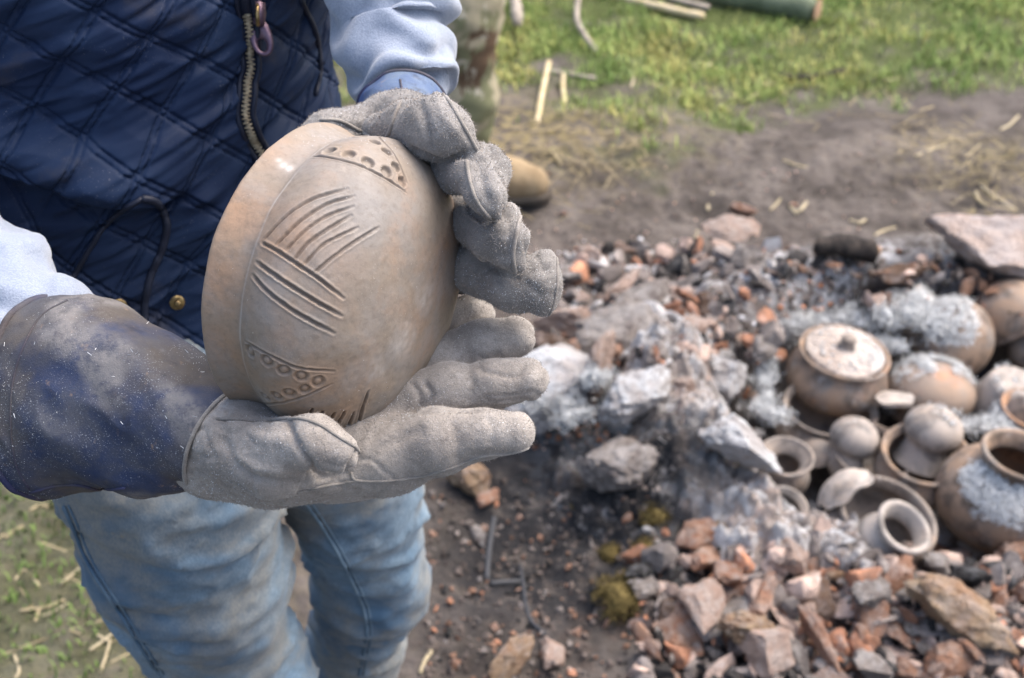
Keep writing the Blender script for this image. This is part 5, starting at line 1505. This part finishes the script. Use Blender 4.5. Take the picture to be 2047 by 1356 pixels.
ash_mat('round', lambda V, N, L: (N[:, 2] > .3) & (L[:, 2] > .26) & (L[:, 1] < -.1) & (L[:, 0] > -.75), 5200, .004, .012)
ash_mat('straight', lambda V, N, L: (N[:, 2] > .1) & (L[:, 2] > .2), 1500, .006, .02)
ash_on('cone', lambda V, N, L: (L[:, 2] > .5), 12, .004, .010)
ash_on('stacked', lambda V, N, L: (N[:, 2] > .5) & (L[:, 0] > .1), 12, .004, .008)
ash_on('lidded', lambda V, N, L: (N[:, 2] > .3) & (L[:, 1] > .45), 12, .005, .011)
for _ in range(40):
    a = argn.uniform(0, 6.28); q = argn.uniform(.2, .72) * POTW['lidded'][2]
    c_ = POTW['lidded'][4] @ np.array([q * math.cos(a), q * math.sin(a), zr + .013]) + POTW['lidded'][3]
    ash_clump(c_, argn.uniform(.002, .0065), 2)
ame = mesh_np('white_ash', np.vstack(AV), np.vstack(AF))
t = NT('white_ash', 1., .05)
c = t.mix(t.ramp(t.noise(60, 4, .7), .35, .65), (.46, .475, .48), (.62, .63, .63))
ASHM = t.done(c, t.bump(t.noise(220, 4, .75), .8, .004))
setting('white_ash', ame, ASHM, 'stuff')

# ================================================================== THE BYSTANDER IN CAMOUFLAGE
t = NT('camouflage_cloth', .9, .15)
c = t.mix(t.ramp(t.noise(11, 3, .6, .6), .46, .54), (.30, .27, .19), (.16, .165, .095))
c = t.mix(t.ramp(t.noise(14, 3, .6, .8, vec=t.scaled((1, 1, .6))), .55, .62, 0, 1), c, (.105, .07, .045))
c = t.mix(t.ramp(t.noise(19, 3, .6, .5), .60, .66, 0, .9), c, (.42, .39, .31))
CAMO = t.done(c, t.bump(t.noise(400, 2), .3, .001))
t = NT('tan_suede_boot', .85, .2); BOOTM = t.done(t.mix(t.ramp(t.noise(30, 4), .35, .65), (.20, .145, .085), (.27, .205, .125)), t.bump(t.noise(200, 3), .3, .001))
t = NT('boot_sole', .9, .2); SOLE = t.done((.06, .05, .04), t.bump(t.noise(90), .4, .002))
def boot(parent, off, heel, yaw, L=.24, mat=BOOTM):
    c_, s_ = math.cos(yaw), math.sin(yaw)
    tr = lambda x, y, z: np.array(heel) + np.array([x * c_ - y * s_, x * s_ + y * c_, z])
    f = Field(np.array(heel) - .36, np.array(heel) + .40, .008)
    d = f.wchain([tr(.035, 0, .05), tr(.12, 0, .058), tr(.19, .0, .047), tr(.245, .004, .042)], [.043, .046, .046, .040], .03)
    d = smin(d, f.wchain([tr(.045, 0, .06), tr(.05, 0, .20)], [.048, .052], .03), .03)
    z0 = heel[2]
    d = np.maximum(d, (z0 + .012) - f.X[2])
    V, F = f.mesh(d); V = relax(V, F, 2)
    b_ = part('boot', mesh_np('boot', V - off, F), mat, parent)
    s = f.wchain([tr(.035, 0, .02), tr(.12, 0, .02), tr(.19, 0, .02), tr(.25, .004, .02)], [.047, .045, .052, .045], .02)
    s = np.maximum(np.maximum(s, f.X[2] - (z0 + .026)), (z0 + .001) - f.X[2])
    V, F = f.mesh(s); V = relax(V, F, 1)
    part('sole', mesh_np('sole', V - off, F), SOLE, b_)
man = thing('person', 'person standing behind in camouflage trousers and tan boots', 'person', (-.10, 3.05, 0))
ML = np.array(man.location)
gz = lambda x, y: float(height(np.array([x]), np.array([y]))[0])
ft = HG(918, 388)
heel1 = np.array([ft[0] - .075, ft[1] + .02, gz(ft[0], ft[1])]); heel2 = np.array([heel1[0] - .13, heel1[1] + .20, gz(heel1[0] - .1, heel1[1] + .2)])
f = Field((-.55, 2.6, .08), (.25, 3.6, 1.06), .011)
def leg(h, kx, ky, hx, hy):
    return f.wchain([h + np.array([.07, 0, .14]), h + np.array([.07, .0, .22]), np.array([kx, ky, .50]), np.array([hx, hy, .94])], [.078, .088, .098, .108], .05)
D = smin(smin(leg(heel1, heel1[0] + .075, heel1[1] - .02, heel1[0] + .0, heel1[1] + .06), leg(heel2, heel2[0] + .05, heel2[1] - .02, heel2[0] + .04, heel2[1] - .02), .02),
         f.wchain([np.array([heel1[0], heel1[1] + .06, .98]), np.array([heel2[0] + .04, heel2[1] - .02, .98])], [.11, .11], .05), .05)
V, F = f.mesh(D); V = relax(V, F, 2); N = vnormals(V, F)
V = V + N * (.010 * fbm(V @ np.array([[.8, 0, .3], [0, .8, 0], [.5, 0, 1.8]]), 9, 3, 63))[:, None]
tro = part('trousers', mesh_np('trousers', V - ML, F), CAMO, man)
cargo = np.array([heel1[0] + .105, heel1[1] - .03, .50])
boot(man, ML, heel1, R(-12)); boot(man, ML, heel2, R(35))
# the potter's own boots stand below the frame
t = NT('brown_leather_boot', .7, .3); BRB = t.done((.06, .04, .028), t.bump(t.noise(120, 3), .3, .001))
for hx, hy, yw in ((-.32, 1.13, -80), (-.22, 1.24, -70)):
    boot(person, PL, np.array([hx, hy, gz(hx, hy)]), R(yw), .28, BRB)
